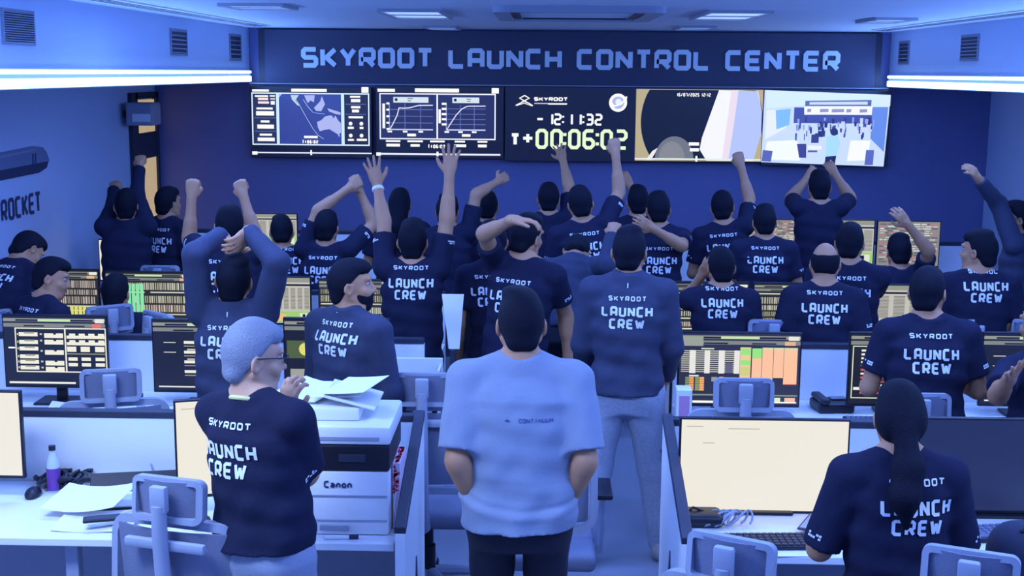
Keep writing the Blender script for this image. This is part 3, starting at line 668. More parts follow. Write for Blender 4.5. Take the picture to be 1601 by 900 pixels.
for (x0, x1, t, b, c_, lab, sd) in [(385, 465, 333, 385, c_list, 'small bright monitor at the far desk behind the left crowd', 21),
        (1155, 1246, 342, 400, c_codes, 'grey screen monitor at the far desk behind the shirt with a bar', 22),
        (1270, 1369, 343, 415, c_list, 'pale list monitor at the far desk, left one of the right pair', 23),
        (1372, 1472, 345, 418, c_codes, 'grey code monitor at the far desk, right one of the right pair', 24),
        (153, 240, 374, 440, c_cream, 'tan lit monitor at the far desk behind the dark standing figure', 25)]:
    monitor(x0, x1, t, b, 9.95, c_, lab, sd, group=MG)

# ---------------------------------------------------------------- office chairs
def make_chair():
    r = empty('office_chair', (0, 0, 0))
    T = Matrix.Translation
    MB().box((0, 0.02, 0.425), (0.50, 0.48, 0.075), 0.03, seg=3).build('seat', MESHF, r, True)
    MB().box((0, 0.0, 0.375), (0.26, 0.24, 0.03), 0.008).build('seat_plate', BLACK, r)
    br = MB().ring(0.50, 0.41, 0.08, 0.030, 0.038, T((0, -0.235, 0.775)) @ Matrix.Rotation(-0.08, 4, 'X'), bowed=0.05).build('backrest', GREYPL, r, True)
    g = [[Vector((x, -0.235+0.05*(x/0.25)**2-0.08*(z-0.775)+0.004, z)) for z in np.linspace(0.605, 0.945, 6)] for x in np.linspace(-0.212, 0.212, 9)]
    MB().sheet(g, 0.006).build('mesh_panel', MESHF, br, True)
    hr = MB().ring(0.265, 0.15, 0.03, 0.020, 0.032, T((0, -0.255, 1.055)) @ Matrix.Rotation(-0.1, 4, 'X'), bowed=0.03).build('headrest', GREYPL, r, True)
    g = [[Vector((x, -0.252+0.03*(x/0.132)**2-0.1*(z-1.055), z)) for z in np.linspace(0.99, 1.12, 4)] for x in np.linspace(-0.117, 0.117, 7)]
    MB().sheet(g, 0.006).build('mesh_panel', MESHF, hr, True)
    MB().tube([(0, -0.10, 0.375), (0, -0.24, 0.41), (0, -0.285, 0.56), (0, -0.275, 0.75), (0, -0.29, 0.93), (0, -0.29, 1.05)], [0.03, 0.032, 0.03, 0.027, 0.026, 0.024], 10).box((0, -0.287, 1.07), (0.06, 0.03, 0.09), 0.008).build('spine', GREYPL, r, True)
    MB().box((0, -0.262, 0.905), (0.30, 0.03, 0.035), 0.01).build('lumbar_bar', GREYPL, r, True)
    for s in (-1, 1):
        a = MB().tube([(s*0.20, 0.02, 0.375), (s*0.275, 0.02, 0.40), (s*0.285, 0.02, 0.66)], 0.017, 8).build('armrest', GREYPL, r, True)
        MB().box((s*0.285, 0.05, 0.67), (0.075, 0.25, 0.025), 0.01).build('arm_pad', BLACK, a, True)
    MB().tube([(0, 0, 0.10), (0, 0, 0.37)], 0.026, 12).tube([(0, 0, 0.09), (0, 0, 0.24)], 0.036, 12).build('gas_lift', BLACK, r, True)
    b = MB()
    for k in range(5):
        t = 2*math.pi*k/5+0.3; b.tube([(0, 0, 0.11), (0.16*math.cos(t), 0.16*math.sin(t), 0.095), (0.29*math.cos(t), 0.29*math.sin(t), 0.07)], [0.03, 0.024, 0.016], 8)
    b.build('star_base', GREYPL, r, True)
    for k in range(5):
        t = 2*math.pi*k/5+0.3; x, y = 0.29*math.cos(t), 0.29*math.sin(t)
        MB().lathe([(0.02, -0.022), (0.03, -0.018), (0.03, 0.018), (0.02, 0.022)], (x, y, 0.0305), 14, Matrix.Rotation(t, 4, 'Z') @ Matrix.Rotation(math.pi/2, 4, 'X')).tube([(x, y, 0.03), (x, y, 0.08)], 0.008, 6).build('caster', BLACK, r, True)
    return r
proto = make_chair(); first = [True]
def chair(px, Y, yaw, label, dz=0.0, X=None):
    p = pix_y(px, 600, Y)
    o = proto if first[0] else copy_tree(proto)
    first[0] = False
    yw = math.radians(yaw); hx, hy = -math.sin(yw)*(-0.27), math.cos(yw)*(-0.27)
    o.location = (p[0]-hx if X is None else X, Y-hy if X is None else Y, 0); o.rotation_euler = (0, 0, yw)
    tag(o, label, 'chair', 'grey mesh office chairs'); return o
chair(246, 3.98, -16, 'grey mesh office chair turned sideways in front of the near desk left of the printer')
chair(1145, 3.52, -28, 'grey mesh office chair below the blank cream monitor right of the aisle')
chair(1536, 3.44, -22, 'grey mesh office chair in the lower right corner by the black keyboard')
chair(172, 5.50, 14, 'grey mesh office chair behind the pale divider under the framed table screen')
chair(660, 5.50, 0, 'grey mesh office chair behind the printer, just left of the light polo shirt')
chair(1166, 5.48, 0, 'grey mesh office chair below the peach and green bar screen')
chair(1444, 5.25, 0, 'pale framed office chair directly behind the long-haired head')
chair(180, 7.06, 35, 'grey mesh office chair with a dark head of hair above it, third row')
chair(240, 6.86, -40, 'grey mesh office chair with its headrest beside the dark sparse screen, third row')
chair(0, 6.84, 60, 'grey mesh office chair at the left edge above the framed table screen')
chair(1524, 6.86, 70, 'grey mesh office chair behind the lettered worker on the right, tilted headrest')
chair(1600, 6.9, -60, 'grey mesh office chair at the right edge beside the lettered shirt')
chair(1206, 6.86, 0, 'grey mesh office chair between two lettered backs, third row right of the aisle')
chair(254, 8.56, 0, 'pale office chair at the far desk left of the raised fists')
chair(842, 5.02, 0, 'grey office chair in the aisle mostly hidden by the light polo shirt')
# ---------------------------------------------------------------- things on the desks
def thing1(name, mb, m, label, cat, group=None, smooth=False, loc=None):
    o = mb.build(name, m, None, smooth, loc); return tag(o, label, cat, group)
DT = 0.7405
def on(px, py, z=DT): p = pix_z(px, py, z); return p[0], p[1]
# printer
px_, py_ = -0.74, 4.74
pr = empty('printer', (px_, py_, DT), 0.0, 'white desktop laser printer with a black front band beside the aisle panel', 'printer')
MB().box((0, 0, 0.125), (0.37, 0.40, 0.25), 0.012).build('body', WHITE, pr, True)
MB().box((0, -0.2025, 0.155), (0.355, 0.006, 0.004)).box((0, -0.2025, 0.06), (0.355, 0.006, 0.003)).build('tray_seam', GREYPL, pr)
MB().box((-0.02, -0.204, 0.03), (0.11, 0.006, 0.022), 0.003).build('tray_handle', GREYPL, pr)
MB().box((0, -0.005, 0.30), (0.375, 0.395, 0.10), 0.008).build('control_band', BLACK, pr)
MB().box((0.05, -0.204, 0.30), (0.10, 0.006, 0.03), 0.002).build('output_slot', DARKTRIM, pr)
MB().box((0, 0, 0.385), (0.385, 0.41, 0.07), 0.012).build('scanner', WHITE, pr, True)
MB().box((0, -0.206, 0.375), (0.30, 0.006, 0.012)).build('scanner_seam', GREYPL, pr)
MB().box((-0.05, 0.03, 0.445), (0.24, 0.33, 0.05), 0.014).build('document_feeder', WHITE, pr, True)
MB().box((0.03, 0.0, 0.49), (0.20, 0.26, 0.010), 0.003, rot=Matrix.Rotation(0.25, 4, 'Y')).build('feed_tray', WHITE, pr)
lg = MB(); gl, W_ = text_strokes('Canon', 0.026, 0.020, 0.005, 0.004, 0.14)
for ch, pls in gl:
    for pl in pls:
        for q in stroke_quads(pl, 0.005): lg.prism([(p[0]-W_/2-0.005, p[1]+0.185) for p in q], -0.2035, -0.198)
lg.build('logo', DARKINK, pr)
def paper(cx, cy, z, w, d, rz, label, curl=0.0, tilt=0.0, group='loose sheets of paper', name='paper_sheet', m=None):
    g = [[Vector((x, y, curl*((x/w)**2*1.2+(y/d)*0.4+0.1*math.sin(9*x)) + tilt*x)) for y in np.linspace(-d/2, d/2, 7)] for x in np.linspace(-w/2, w/2, 7)]
    zm = min(v.z for row in g for v in row)
    o = MB().sheet([[v-Vector((0, 0, zm)) for v in row] for row in g], 0.0015).build(name, m or PAPER, None, True, (cx, cy, z+0.002)); o.rotation_euler = (0, 0, rz)
    return tag(o, label, 'paper', group)
paper(px_+0.04, py_-0.02, DT+0.522, 0.17, 0.26, -0.25, 'white sheet lying on top of the printer, right one', 0.01, 0.10)
paper(px_-0.15, py_+0.06, DT+0.478, 0.19, 0.26, -0.35, 'white sheet sticking out to the left on top of the printer', 0.03, -0.1)
paper(px_-0.03, py_+0.0, DT+0.508, 0.19, 0.24, 0.05, 'printed sheet in the feed tray on top of the printer', 0.004)
# left near desk
def mouse(px, py, label):
    x, y = on(px, py)
    r = empty('computer_mouse', (x, y, DT), 0.1, label, 'mouse', 'computer mice')
    MB().lathe([(0.02, 0), (0.03, 0.004), (0.031, 0.014), (0.024, 0.028), (0.010, 0.035), (0.0, 0.036)], (0, 0, 0), 18, Matrix.Diagonal((1, 1.8, 1, 1))).build('shell', BLACK, r, True)
    MB().lathe([(0.006, -0.004), (0.009, 0), (0.006, 0.004)], (0, 0.025, 0.031), 10, Matrix.Rotation(math.pi/2, 4, 'Y')).build('scroll_wheel', GREYPL, r)
mouse(52, 775, 'black mouse beside the purple bottle on the left near desk')
mouse(1292, 858, 'black mouse right of the black keyboard under the cream monitor')
mouse(318, 822, 'black mouse on the desk in front of the grey-haired person')
def bottle(px, py, label, h=0.235, col=(0.16, 0.05, 0.30), capc=None):
    x, y = on(px, py); r = empty('drink_bottle', (x, y, DT), 0, label, 'bottle', 'drink bottles')
    k = h/0.235
    MB().lathe([(0.0, 0), (0.028, 0), (0.032, 0.006), (0.032, 0.05), (0.029, 0.075), (0.032, 0.10), (0.032, 0.13), (0.026, 0.165), (0.014, 0.195), (0.012, 0.215), (0.0, 0.215)], (0, 0, 0), 22).build('body', mat('clear_plastic', (0.55, 0.62, 0.80), 0.15), r, True)
    MB().lathe([(0.0328, 0.012), (0.0330, 0.014), (0.0330, 0.122), (0.0328, 0.124)], (0, 0, 0), 22).build('label', mat('purple_label_%d' % int(col[0]*99), col, 0.4), r, True)
    MB().lathe([(0.0, 0.212), (0.0165, 0.212), (0.0165, 0.235), (0.0, 0.236)], (0, 0, 0), 16).build('cap', BLACK, r, True)
    r.scale = (k, k, k)
bottle(85, 768, 'clear bottle with a purple label and black cap on the left near desk', 0.195)
bottle(222, 668, 'small clear bottle with a purple label beside the rolled white paper', 0.17)
bag = MB()
for i in range(9):
    rr2 = random.Random(i); a = rr2.uniform(0, 6); x, y = on(70+8*i, 762)
    bag.tube([(x+0.05*math.cos(a+t*1.3), y+0.06*math.sin(a+t*1.1), DT+0.02+0.018*(1+math.sin(a+t*2))) for t in np.linspace(0, 4, 14)], 0.010, 6)
thing1('cable_bundle', bag, BLACK, 'heap of black cables behind the purple bottle', 'cable', smooth=True)
x, y = on(160, 800); paper(x-0.05, y+0.02, DT+0.030, 0.30, 0.24, -0.12, 'large white sheet draped over the dark folder on the left near desk', 0.06, 0.03)
fo = empty('document_folder', (*on(205, 782), DT), 0.2, 'dark open folder under white sheets on the left near desk', 'folder')
MB().box((0, 0, 0.005), (0.34, 0.22, 0.008), 0.002).build('back_cover', BLACK, fo)
MB().box((0.0, 0.10, 0.045), (0.34, 0.006, 0.09), 0.002, rot=Matrix.Rotation(-0.7, 4, 'X')).build('front_cover', BLACK, fo)
MB().box((0, -0.01, 0.012), (0.30, 0.19, 0.006), 0.001).build('sheets', PAPER, fo)
x, y = on(150, 822); paper(x, y+0.03, DT, 0.30, 0.20, 0.0, 'white sheet near the front edge of the left near desk', 0.03)
ph = empty('phone', (*on(163, 826), DT+0.034), 0.3, 'small black handset lying on a white sheet at the desk edge', 'phone')
MB().box((0, 0, 0.006), (0.15, 0.055, 0.012), 0.005).build('body', BLACK, ph); MB().box((0, 0, 0.0125), (0.12, 0.045, 0.001)).build('screen_glass', DARKTRIM, ph)
cb = MB(); pts = [on(x, y) for x, y in ((228, 745), (236, 752), (246, 765), (258, 775), (268, 790), (262, 800), (250, 796))]
cb.tube([(a[0], a[1], DT+0.006+(0.14 if i == 0 else 0.08 if i == 1 else 0)) for i, a in enumerate(pts)], 0.004, 6)
thing1('charging_cable', cb, GREYPL, 'thin grey cable hanging over the left near desk by the chair', 'cable', smooth=True)
# pink and red packet beside the printer
pk = empty('gift_box', (-0.5365, 4.72, DT+.0005), 0.0, 'slim red and white patterned packet between printer and aisle panel', 'box')
MB().box((0, 0, 0.13), (0.029, 0.22, 0.26), 0.004).build('carton', mat('pale_pink_card', (0.75, 0.55, 0.65), 0.6), pk)
spk = MB(); rg = random.Random(8)
for i in range(34): spk.box((rg.uniform(-0.009, 0.009), -0.111, rg.uniform(0.13, 0.25)), (rg.uniform(.004, .012), 0.002, rg.uniform(.004, .014)))
for i in range(46): spk.box((rg.uniform(-0.009, 0.009), rg.uniform(-0.1, 0.1), 0.261), (rg.uniform(.005, .012), rg.uniform(.005, .02), 0.002))
spk.build('red_pattern', mat('red_print', (0.70, 0.05, 0.10), 0.5), pk)
MB().tube([(0.0, -0.113, 0.15), (-0.008, -0.118, 0.09), (0.004, -0.116, 0.03)], 0.003, 6).build('ribbon', PAPER, pk)
pn = empty('marker_pen', (-0.72, 4.50, DT+0.0085), 0.12, 'dark capped pen lying in front of the printer', 'pen')
MB().tube([(-0.07, 0, 0), (0.02, 0, 0)], 0.008, 8).build('barrel', WHITE, pn, True); MB().tube([(0.02, 0, 0), (0.055, 0, 0)], 0.0085, 8).build('cap', DARKINK, pn, True)
# keyboards
KEY = mat('dark_keycap', (0.03, 0.034, 0.055), 0.5); KEYG = mat('grey_keycap', (0.16, 0.18, 0.27), 0.5)
def keyboard(px, py, rz, label, m=KEY, keyh=0.006, w=0.43):
    x, y = on(px, py); r = empty('keyboard', (x, y, DT), rz, label, 'keyboard', 'keyboards')
    MB().box((0, 0, 0.009), (w, 0.145, 0.018), 0.005).build('case', BLACK, r)
    ks = MB()
    for j in range(5):
        for i in range(17):
            if j == 0 and 4 < i < 10:
                if i == 7: ks.box((-w/2+0.02+(w-0.04)*i/16, -0.054, 0.02), (w*.28, 0.019, keyh))
                continue
            ks.box((-w/2+0.02+(w-0.04)*i/16, -0.054+0.026*j, 0.02), (w/17*.78, 0.019, keyh), 0.002, seg=1)
    k = ks.build('key_block', m, r); tag(k, kind='stuff')
    return r
keyboard(1190, 850, 0.06, 'slim black keyboard under the cream monitor right of the aisle')
keyboard(1530, 838, 0.16, 'black keyboard with raised keys in front of the switched off monitor', KEYG, 0.012, 0.46)
keyboard(75, 648, 0.03, 'dark keyboard below the framed table screen, second row at far left', KEYG)
keyboard(300, 645, 0.0, 'dark keyboard below the sparse rows screen, second row', KEYG)
keyboard(500, 655, 0.0, 'dark keyboard beside the bearded person, second row', KEYG)
keyboard(1120, 662, 0.0, 'dark keyboard below the peach and green bar screen', KEYG)
keyboard(1390, 662, 0.0, 'dark keyboard below the red rows screen', KEYG)
# right near desk
x, y = on(1294, 834); paper(x+.02, y, DT, 0.18, 0.2, -0.5, 'white printed sheet beside the mouse under the cream monitor', 0.01)
tb = empty('tablet', (*on(1282, 826), DT+0.014), -0.45, 'thin grey tablet leaning on papers right of the cream monitor base', 'tablet')
MB().box((0, 0, 0.005), (0.13, 0.19, 0.008), 0.004).build('body', DARKTRIM, tb); MB().box((0, 0, 0.0095), (0.115, 0.17, 0.001)).build('glass', GREYPL, tb)
x, y = on(1190, 862); paper(x, y, DT, 0.42, 0.10, 0.05, 'narrow white sheet below the slim black keyboard', 0.0)
cw = MB(); rg = random.Random(4)
for i in range(7):
    a = rg.uniform(0, 6); x, y = on(1120+6*i, 822)
    cw.tube([(x+0.05*math.cos(a+t), y+0.035*math.sin(a+t*1.4), DT+0.012+0.02*(1+math.sin(a+t*1.7))) for t in np.linspace(0, 5, 18)], 0.0045, 6)
thing1('cable_coil', cw, GREYPL, 'tangle of pale cables left of the cream monitor base', 'cable', smooth=True)
x, y = on(1090, 815)
thing1('laptop_bag', MB().box((x+0.01, y-0.02, DT+0.026), (0.17, 0.13, 0.052), 0.024, seg=3).tube([(x-0.04, y-0.02, DT+0.045), (x-0.02, y-0.02, DT+0.065), (x+0.03, y-0.02, DT+0.045)], 0.005, 6), BLACK, 'small black pouch under the left side of the cream monitor', 'bag', smooth=True)
dt_ = empty('desk_phone', (*on(1300, 640), DT), 0.1, 'black desk phone on the second row desk right of the bar screen', 'phone')
MB().box((0, 0, 0.025), (0.19, 0.17, 0.048), 0.012).build('body', BLACK, dt_); MB().box((-0.06, 0, 0.062), (0.05, 0.19, 0.03), 0.012).build('handset', BLACK, dt_); MB().box((0.04, 0.03, 0.056), (0.08, 0.05, 0.004)).build('display', GREYPL, dt_)
# second row papers
x, y = on(130, 643); paper(x, y, DT, 0.34, 0.15, 0.1, 'crumpled white sheets behind the pale divider, second row at far left', 0.06)
x, y = on(60, 650); paper(x, y, DT, 0.30, 0.12, 0.0, 'flat white sheets behind the pale divider beside the keyboard', 0.01)
rl = empty('paper_roll', (*on(262, 668), DT), 0.25, 'loosely rolled white paper lying on the second row desk', 'paper')
g = [[Vector((x, 0.05*math.cos(t)*(1+t*.03)+0.02*t*(t > 5), 0.052+0.05*math.sin(t))) for t in np.linspace(-1.5, 5.2, 22)] for x in np.linspace(-0.16, 0.16, 4)]
MB().sheet(g, 0.002).build('sheet', PAPER, rl, True)
x, y = on(480, 650); paper(x, y, DT+0.02, 0.24, 0.16, 0.3, 'white sheets between the grey-haired and the bearded person', 0.05)
bx = empty('document_box', (*on(478, 640), DT), 0, 'pale low box on the desk left of the bearded person', 'box')
MB().box((0, 0, 0.04), (0.15, 0.12, 0.07), 0.005).build('body', WHITE, bx); MB().box((0, 0, 0.08), (0.156, 0.126, 0.016), 0.004).build('lid', WHITE, bx)
cn = empty('snack_box', (0.70, 5.99+0.10, DT), 0.0, 'white and pink printed carton on the desk right of the jeans', 'box')
MB().box((0, 0, 0.10), (0.075, 0.10, 0.20), 0.004).build('carton', PAPER, cn); MB().box((0, -0.0505, 0.12), (0.05, 0.002, 0.10)).build('printed_panel', mat('pink_print', (0.6, 0.3, 0.5), 0.5), cn)
# pale standing boards
def board(px0, px1, pt, pb, Y, label):
    a = pix_y((px0+px1)/2, pt, Y); b = pix_y((px0+px1)/2, pb, Y); w = (px1-px0)/2000*Y
    r = empty('paper_stack', (a[0], Y, b[2]), 0, label, 'board', 'pale boards between the screens')
    h = a[2]-b[2]
    return r, w, h
r, w, h = board(612, 692, 546, 606, 6.30, 'white open box with rolled sheets right of the bearded person')
r.location.z = DT; h = 0.27
MB().box((0, 0.06, h/2), (w, 0.02, h), 0.003).build('back_panel', WHITE, r); MB().box((w/2-0.01, -0.02, h*.45), (0.012, 0.16, h*.9), 0.003).build('side_panel', WHITE, r)
MB().tube([(-w/2+0.01, -0.02, 0.045), (w/2-0.05, -0.02, 0.045)], 0.042, 14).build('paper_roll', PAPER, r, True)
r, w, h = board(697, 732, 470, 545, 6.75, 'tall white paper held upright left of the dark-shirted worker with a hand on the head')
g = [[Vector((x-0.06*(1-z/0.30)*(x/w-.1), 0.01*math.sin(z*20), z)) for z in np.linspace(0.0, 0.30, 6)] for x in np.linspace(-w/2, w/2, 4)]
r.location = (r.location.x-0.02, 6.72, 0.98)
MB().sheet(g, 0.003).build('sheet', PAPER, r, True)
MB().box((0, 0.0, -0.49), (0.03, 0.03, 0.98), 0.004).box((0, 0, -0.97), (0.24, 0.2, 0.02), 0.004).build('stand', DARKTRIM, r)
tag(r, 'tall white sheet on a stand left of the worker with a hand on the head', 'paper'); r.name = 'paper_stand'
# dark rounded bag at the lower right edge
bg = empty('backpack', (1.52, 3.95, 0.0), 0.2, 'dark rounded bag at the lower right edge of the photo', 'bag')
zb = pix_y(1590, 815, 3.95)[2]; xb = pix_y(1606, 815, 3.95)[0]; bg.location.x = xb
MB().box((0, 0, zb-0.16), (0.24, 0.20, 0.32), 0.095, seg=6).build('body', mat('navy_cloth_bag', (0.02, 0.026, 0.06), 0.8, bump=0.3, scale=200), bg, True)
MB().tube([(-0.05, -0.05, zb-0.012), (-0.03, -0.05, zb+0.006), (0.03, -0.05, zb+0.006), (0.05, -0.05, zb-0.012)], 0.007, 6).build('strap', BLACK, bg, True)
sl = empty('stool', (xb, 3.95, 0), 0, 'low stool under the dark rounded bag', 'stool')
MB().box((0, 0, zb-0.335), (0.30, 0.28, 0.03), 0.008).build('seat', GREYPL, sl)
for sx in (-1, 1):
    for sy in (-1, 1): MB().tube([(sx*0.11, sy*0.10, zb-0.345), (sx*0.13, sy*0.12, 0.0)], 0.012, 8).build('leg', STEEL, sl, True)
# ---------------------------------------------------------------- people: bodies grown from signed distance fields
def nrm(v): v = np.asarray(v, float); n = np.linalg.norm(v); return v/n if n > 1e-9 else v
def rotx(a): c, s = math.cos(a), math.sin(a); return np.array([[1, 0, 0], [0, c, -s], [0, s, c]])
def roty(a): c, s = math.cos(a), math.sin(a); return np.array([[c, 0, s], [0, 1, 0], [-s, 0, c]])
def rotz(a): c, s = math.cos(a), math.sin(a); return np.array([[c, -s, 0], [s, c, 0], [0, 0, 1]])
class SDF:
    def __init__(s): s.p = []
    def add(s, fn, lo, hi, k=0.02, op='u'): s.p.append((fn, np.array(lo, float), np.array(hi, float), k, op)); return s
    def cap(s, a, b, ra, rb, k=0.02, op='u', cut0=None, cut1=None):
        a, b = np.array(a, float), np.array(b, float); d = b-a; L2 = max(d@d, 1e-9); L = math.sqrt(L2); r = max(ra, rb)
        lo, hi = np.minimum(a, b)-r, np.maximum(a, b)+r
        def fn(X, Y, Z):
            px, py, pz = X-a[0], Y-a[1], Z-a[2]; tt = (px*d[0]+py*d[1]+pz*d[2])/L2; t = np.clip(tt, 0, 1)
            q = np.sqrt((px-t*d[0])**2+(py-t*d[1])**2+(pz-t*d[2])**2)-(ra+(rb-ra)*t)
            if cut1 is not None: q = np.maximum(q, (tt-cut1)*L)
            if cut0 is not None: q = np.maximum(q, (cut0-tt)*L)
            return q
        return s.add(fn, lo, hi, k, op)
    def ell(s, c, r, Rm=None, k=0.02, op='u', half=None):
        c, r = np.array(c, float), np.array(r, float); Rm = np.eye(3) if Rm is None else Rm; m = r.max()
        def fn(X, Y, Z):
            x, y, z = X-c[0], Y-c[1], Z-c[2]
            u, v, w = Rm[0, 0]*x+Rm[1, 0]*y+Rm[2, 0]*z, Rm[0, 1]*x+Rm[1, 1]*y+Rm[2, 1]*z, Rm[0, 2]*x+Rm[1, 2]*y+Rm[2, 2]*z
            k0 = np.sqrt((u/r[0])**2+(v/r[1])**2+(w/r[2])**2); k1 = np.sqrt((u/r[0]**2)**2+(v/r[1]**2)**2+(w/r[2]**2)**2)+1e-9
            q = k0*(k0-1)/k1
            if half is not None: q = np.maximum(q, half(u, v, w))
            return q
        return s.add(fn, c-m, c+m, k, op)
    def torso(s, P, Rt, prof, k=0.03, z0=None, z1=None, wr=None):
        """elliptical sections stacked along the torso frame (origin pelvis): prof rows (z, rx, ry, oy)"""
        pr = np.array(prof, float); m = pr[:, 1].max()+0.02
        lo_z = pr[0, 0] if z0 is None else z0; hi_z = pr[-1, 0] if z1 is None else z1
        cs = np.array([Rt@np.array([sx*m, sy*(pr[:, 2].max()+.05), z]) for sx in (-1, 1) for sy in (-1, 1) for z in (lo_z, hi_z)])+P
        def fn(X, Y, Z):
            x, y, z = X-P[0], Y-P[1], Z-P[2]
            u, v, w = Rt[0, 0]*x+Rt[1, 0]*y+Rt[2, 0]*z, Rt[0, 1]*x+Rt[1, 1]*y+Rt[2, 1]*z, Rt[0, 2]*x+Rt[1, 2]*y+Rt[2, 2]*z
            rx = np.interp(w, pr[:, 0], pr[:, 1]); ry = np.interp(w, pr[:, 0], pr[:, 2]); oy = np.interp(w, pr[:, 0], pr[:, 3])
            n = (np.abs(u/rx)**2.4+np.abs((v-oy)/ry)**2.4)**(1/2.4)
            q = (n-1)*np.minimum(rx, ry)*0.9
            if wr is not None: q = q+wr(u, v, w)
            return np.maximum(q, np.maximum(lo_z-w, w-hi_z))
        return s.add(fn, cs.min(0), cs.max(0), k)
    def mesh(s, h):
        lo = np.min([p[1] for p in s.p if p[4] == 'u'], 0)-3*h; hi = np.max([p[2] for p in s.p if p[4] == 'u'], 0)+3*h
        n = np.ceil((hi-lo)/h).astype(int)+1
        D = np.full(n, 0.3, np.float32); ax = [(lo[i]+h*np.arange(n[i])) for i in range(3)]
        for fn, a, b, k, op in s.p:
            mg = k+2.5*h if op == 'u' else 2*h+k
            i0 = np.clip(np.floor((a-mg-lo)/h).astype(int), 0, n-1); i1 = np.clip(np.ceil((b+mg-lo)/h).astype(int)+1, 1, n)
            sl = tuple(slice(i0[i], i1[i]) for i in range(3))
            X, Y, Z = np.meshgrid(*[ax[i][sl[i]] for i in range(3)], indexing='ij', sparse=True)
            q = fn(X, Y, Z); d = D[sl]
            if op == 'u':
                e = np.maximum(k-np.abs(d-q), 0); D[sl] = np.minimum(d, q)-e*e/(4*k) if k else np.minimum(d, q)
            elif op == 's':
                e = np.maximum(k-np.abs(d+q), 0); D[sl] = np.maximum(d, -q)+(e*e/(4*k) if k else 0)
            elif op == 'd': D[sl] = d+q
        return surface_nets(D, lo, h)
def surface_nets(D, lo, h):
    S = D < 0; n = D.shape
    c = np.zeros((n[0]-1, n[1]-1, n[2]-1), np.uint8)
    for i in (0, 1):
        for j in (0, 1):
            for k in (0, 1): c += S[i:n[0]-1+i, j:n[1]-1+j, k:n[2]-1+k]
    act = np.argwhere((c > 0) & (c < 8))
    idx = np.full(c.shape, -1, np.int32); idx[tuple(act.T)] = np.arange(len(act))
    acc = np.zeros((len(act), 3)); cnt = np.zeros(len(act))
    cor = {(i, j, k): D[act[:, 0]+i, act[:, 1]+j, act[:, 2]+k].astype(float) for i in (0, 1) for j in (0, 1) for k in (0, 1)}
    for a in cor:
        for axs in range(3):
            if a[axs] == 0:
                b = tuple(1 if t == axs else a[t] for t in range(3)); va, vb = cor[a], cor[b]
                m = (va < 0) != (vb < 0); t = np.where(m, va/np.where(m, va-vb, 1), 0)
                p = np.zeros((len(act), 3)); p[:] = a; p[:, axs] = t; acc += p*m[:, None]; cnt += m
    V = lo+h*(act+acc/cnt[:, None]); Q = []
    for axs in range(3):
        o = [t for t in range(3) if t != axs]
        s0 = [slice(None)]*3; s1 = [slice(None)]*3; s0[axs] = slice(0, -1); s1[axs] = slice(1, None)
        A, B = S[tuple(s0)], S[tuple(s1)]; e = np.argwhere(A != B)
        e = e[(e[:, o[0]] > 0) & (e[:, o[1]] > 0) & (e[:, o[0]] < n[o[0]]-1) & (e[:, o[1]] < n[o[1]]-1)]
        fl = A[tuple(e.T)]
        def g(d0, d1): f = e.copy(); f[:, o[0]] += d0; f[:, o[1]] += d1; return idx[tuple(f.T)]
        q = np.stack([g(-1, -1), g(0, -1), g(0, 0), g(-1, 0)], 1)
        if axs == 1: fl = ~fl
        q[~fl] = q[~fl][:, ::-1]; Q.append(q)
    Q = np.concatenate(Q); Q = Q[(Q >= 0).all(1)]
    return V, Q
def np_mesh(name, V, Q, m, parent=None):
    me = bpy.data.meshes.new(name); me.vertices.add(len(V)); me.vertices.foreach_set('co', np.ascontiguousarray(V, np.float32).ravel())
    me.loops.add(Q.size); me.loops.foreach_set('vertex_index', np.ascontiguousarray(Q, np.int32).ravel())
    me.polygons.add(len(Q)); me.polygons.foreach_set('loop_start', np.arange(0, Q.size, 4, dtype=np.int32))
    me.polygons.foreach_set('use_smooth', np.ones(len(Q), bool)); me.update(calc_edges=True); me.validate()
    me.materials.append(m); return link(name, me, parent)

SKIN = mat('skin', (0.52, 0.255, 0.135), 0.55, bump=0.05, scale=120, var=0.06)
SKIN2 = mat('skin_light', (0.58, 0.32, 0.20), 0.55, bump=0.05, scale=120, var=0.06)
HAIR = mat('black_hair', (0.006, 0.007, 0.016), 0.75, bump=0.6, scale=160, var=0.3, spec=0.15)
GHAIR = mat('grey_hair', (0.20, 0.22, 0.28), 0.6, bump=0.6, scale=160, var=0.3)
TEE = mat('black_cotton', (0.016, 0.018, 0.045), 0.9, bump=0.25, scale=60, var=0.15, spec=0.15)
JACKET = mat('navy_jacket_cloth', (0.034, 0.042, 0.085), 0.85, bump=0.25, scale=50, var=0.15)
POLO = mat('light_polo_cotton', (0.25, 0.29, 0.38), 0.85, bump=0.2, scale=90, var=0.03)
TROUS = mat('dark_trousers', (0.014, 0.015, 0.030), 0.8, bump=0.2, scale=60)
DENIM = mat('blue_denim', (0.34, 0.38, 0.48), 0.85, bump=0.4, scale=70, var=0.25)
GREYTR = mat('grey_trousers', (0.28, 0.31, 0.40), 0.85, bump=0.3, scale=70, var=0.1)
SHOEM = mat('beige_shoe', (0.38, 0.35, 0.34), 0.6, bump=0.2, scale=40, var=0.3); SHOED = mat('dark_shoe', (0.03, 0.03, 0.04), 0.5)
PRINT = mat('white_shirt_print', (0.82, 0.85, 0.95), 0.7); POLOINK = mat('navy_shirt_print', (0.05, 0.07, 0.22), 0.7)
EYEW = mat('eye_white', (0.40, 0.38, 0.38), 0.2); EYED = mat('eye_dark', (0.02, 0.012, 0.01), 0.15)
YELLOW = mat('yellow_lanyard_cloth', (0.72, 0.66, 0.28), 0.7)

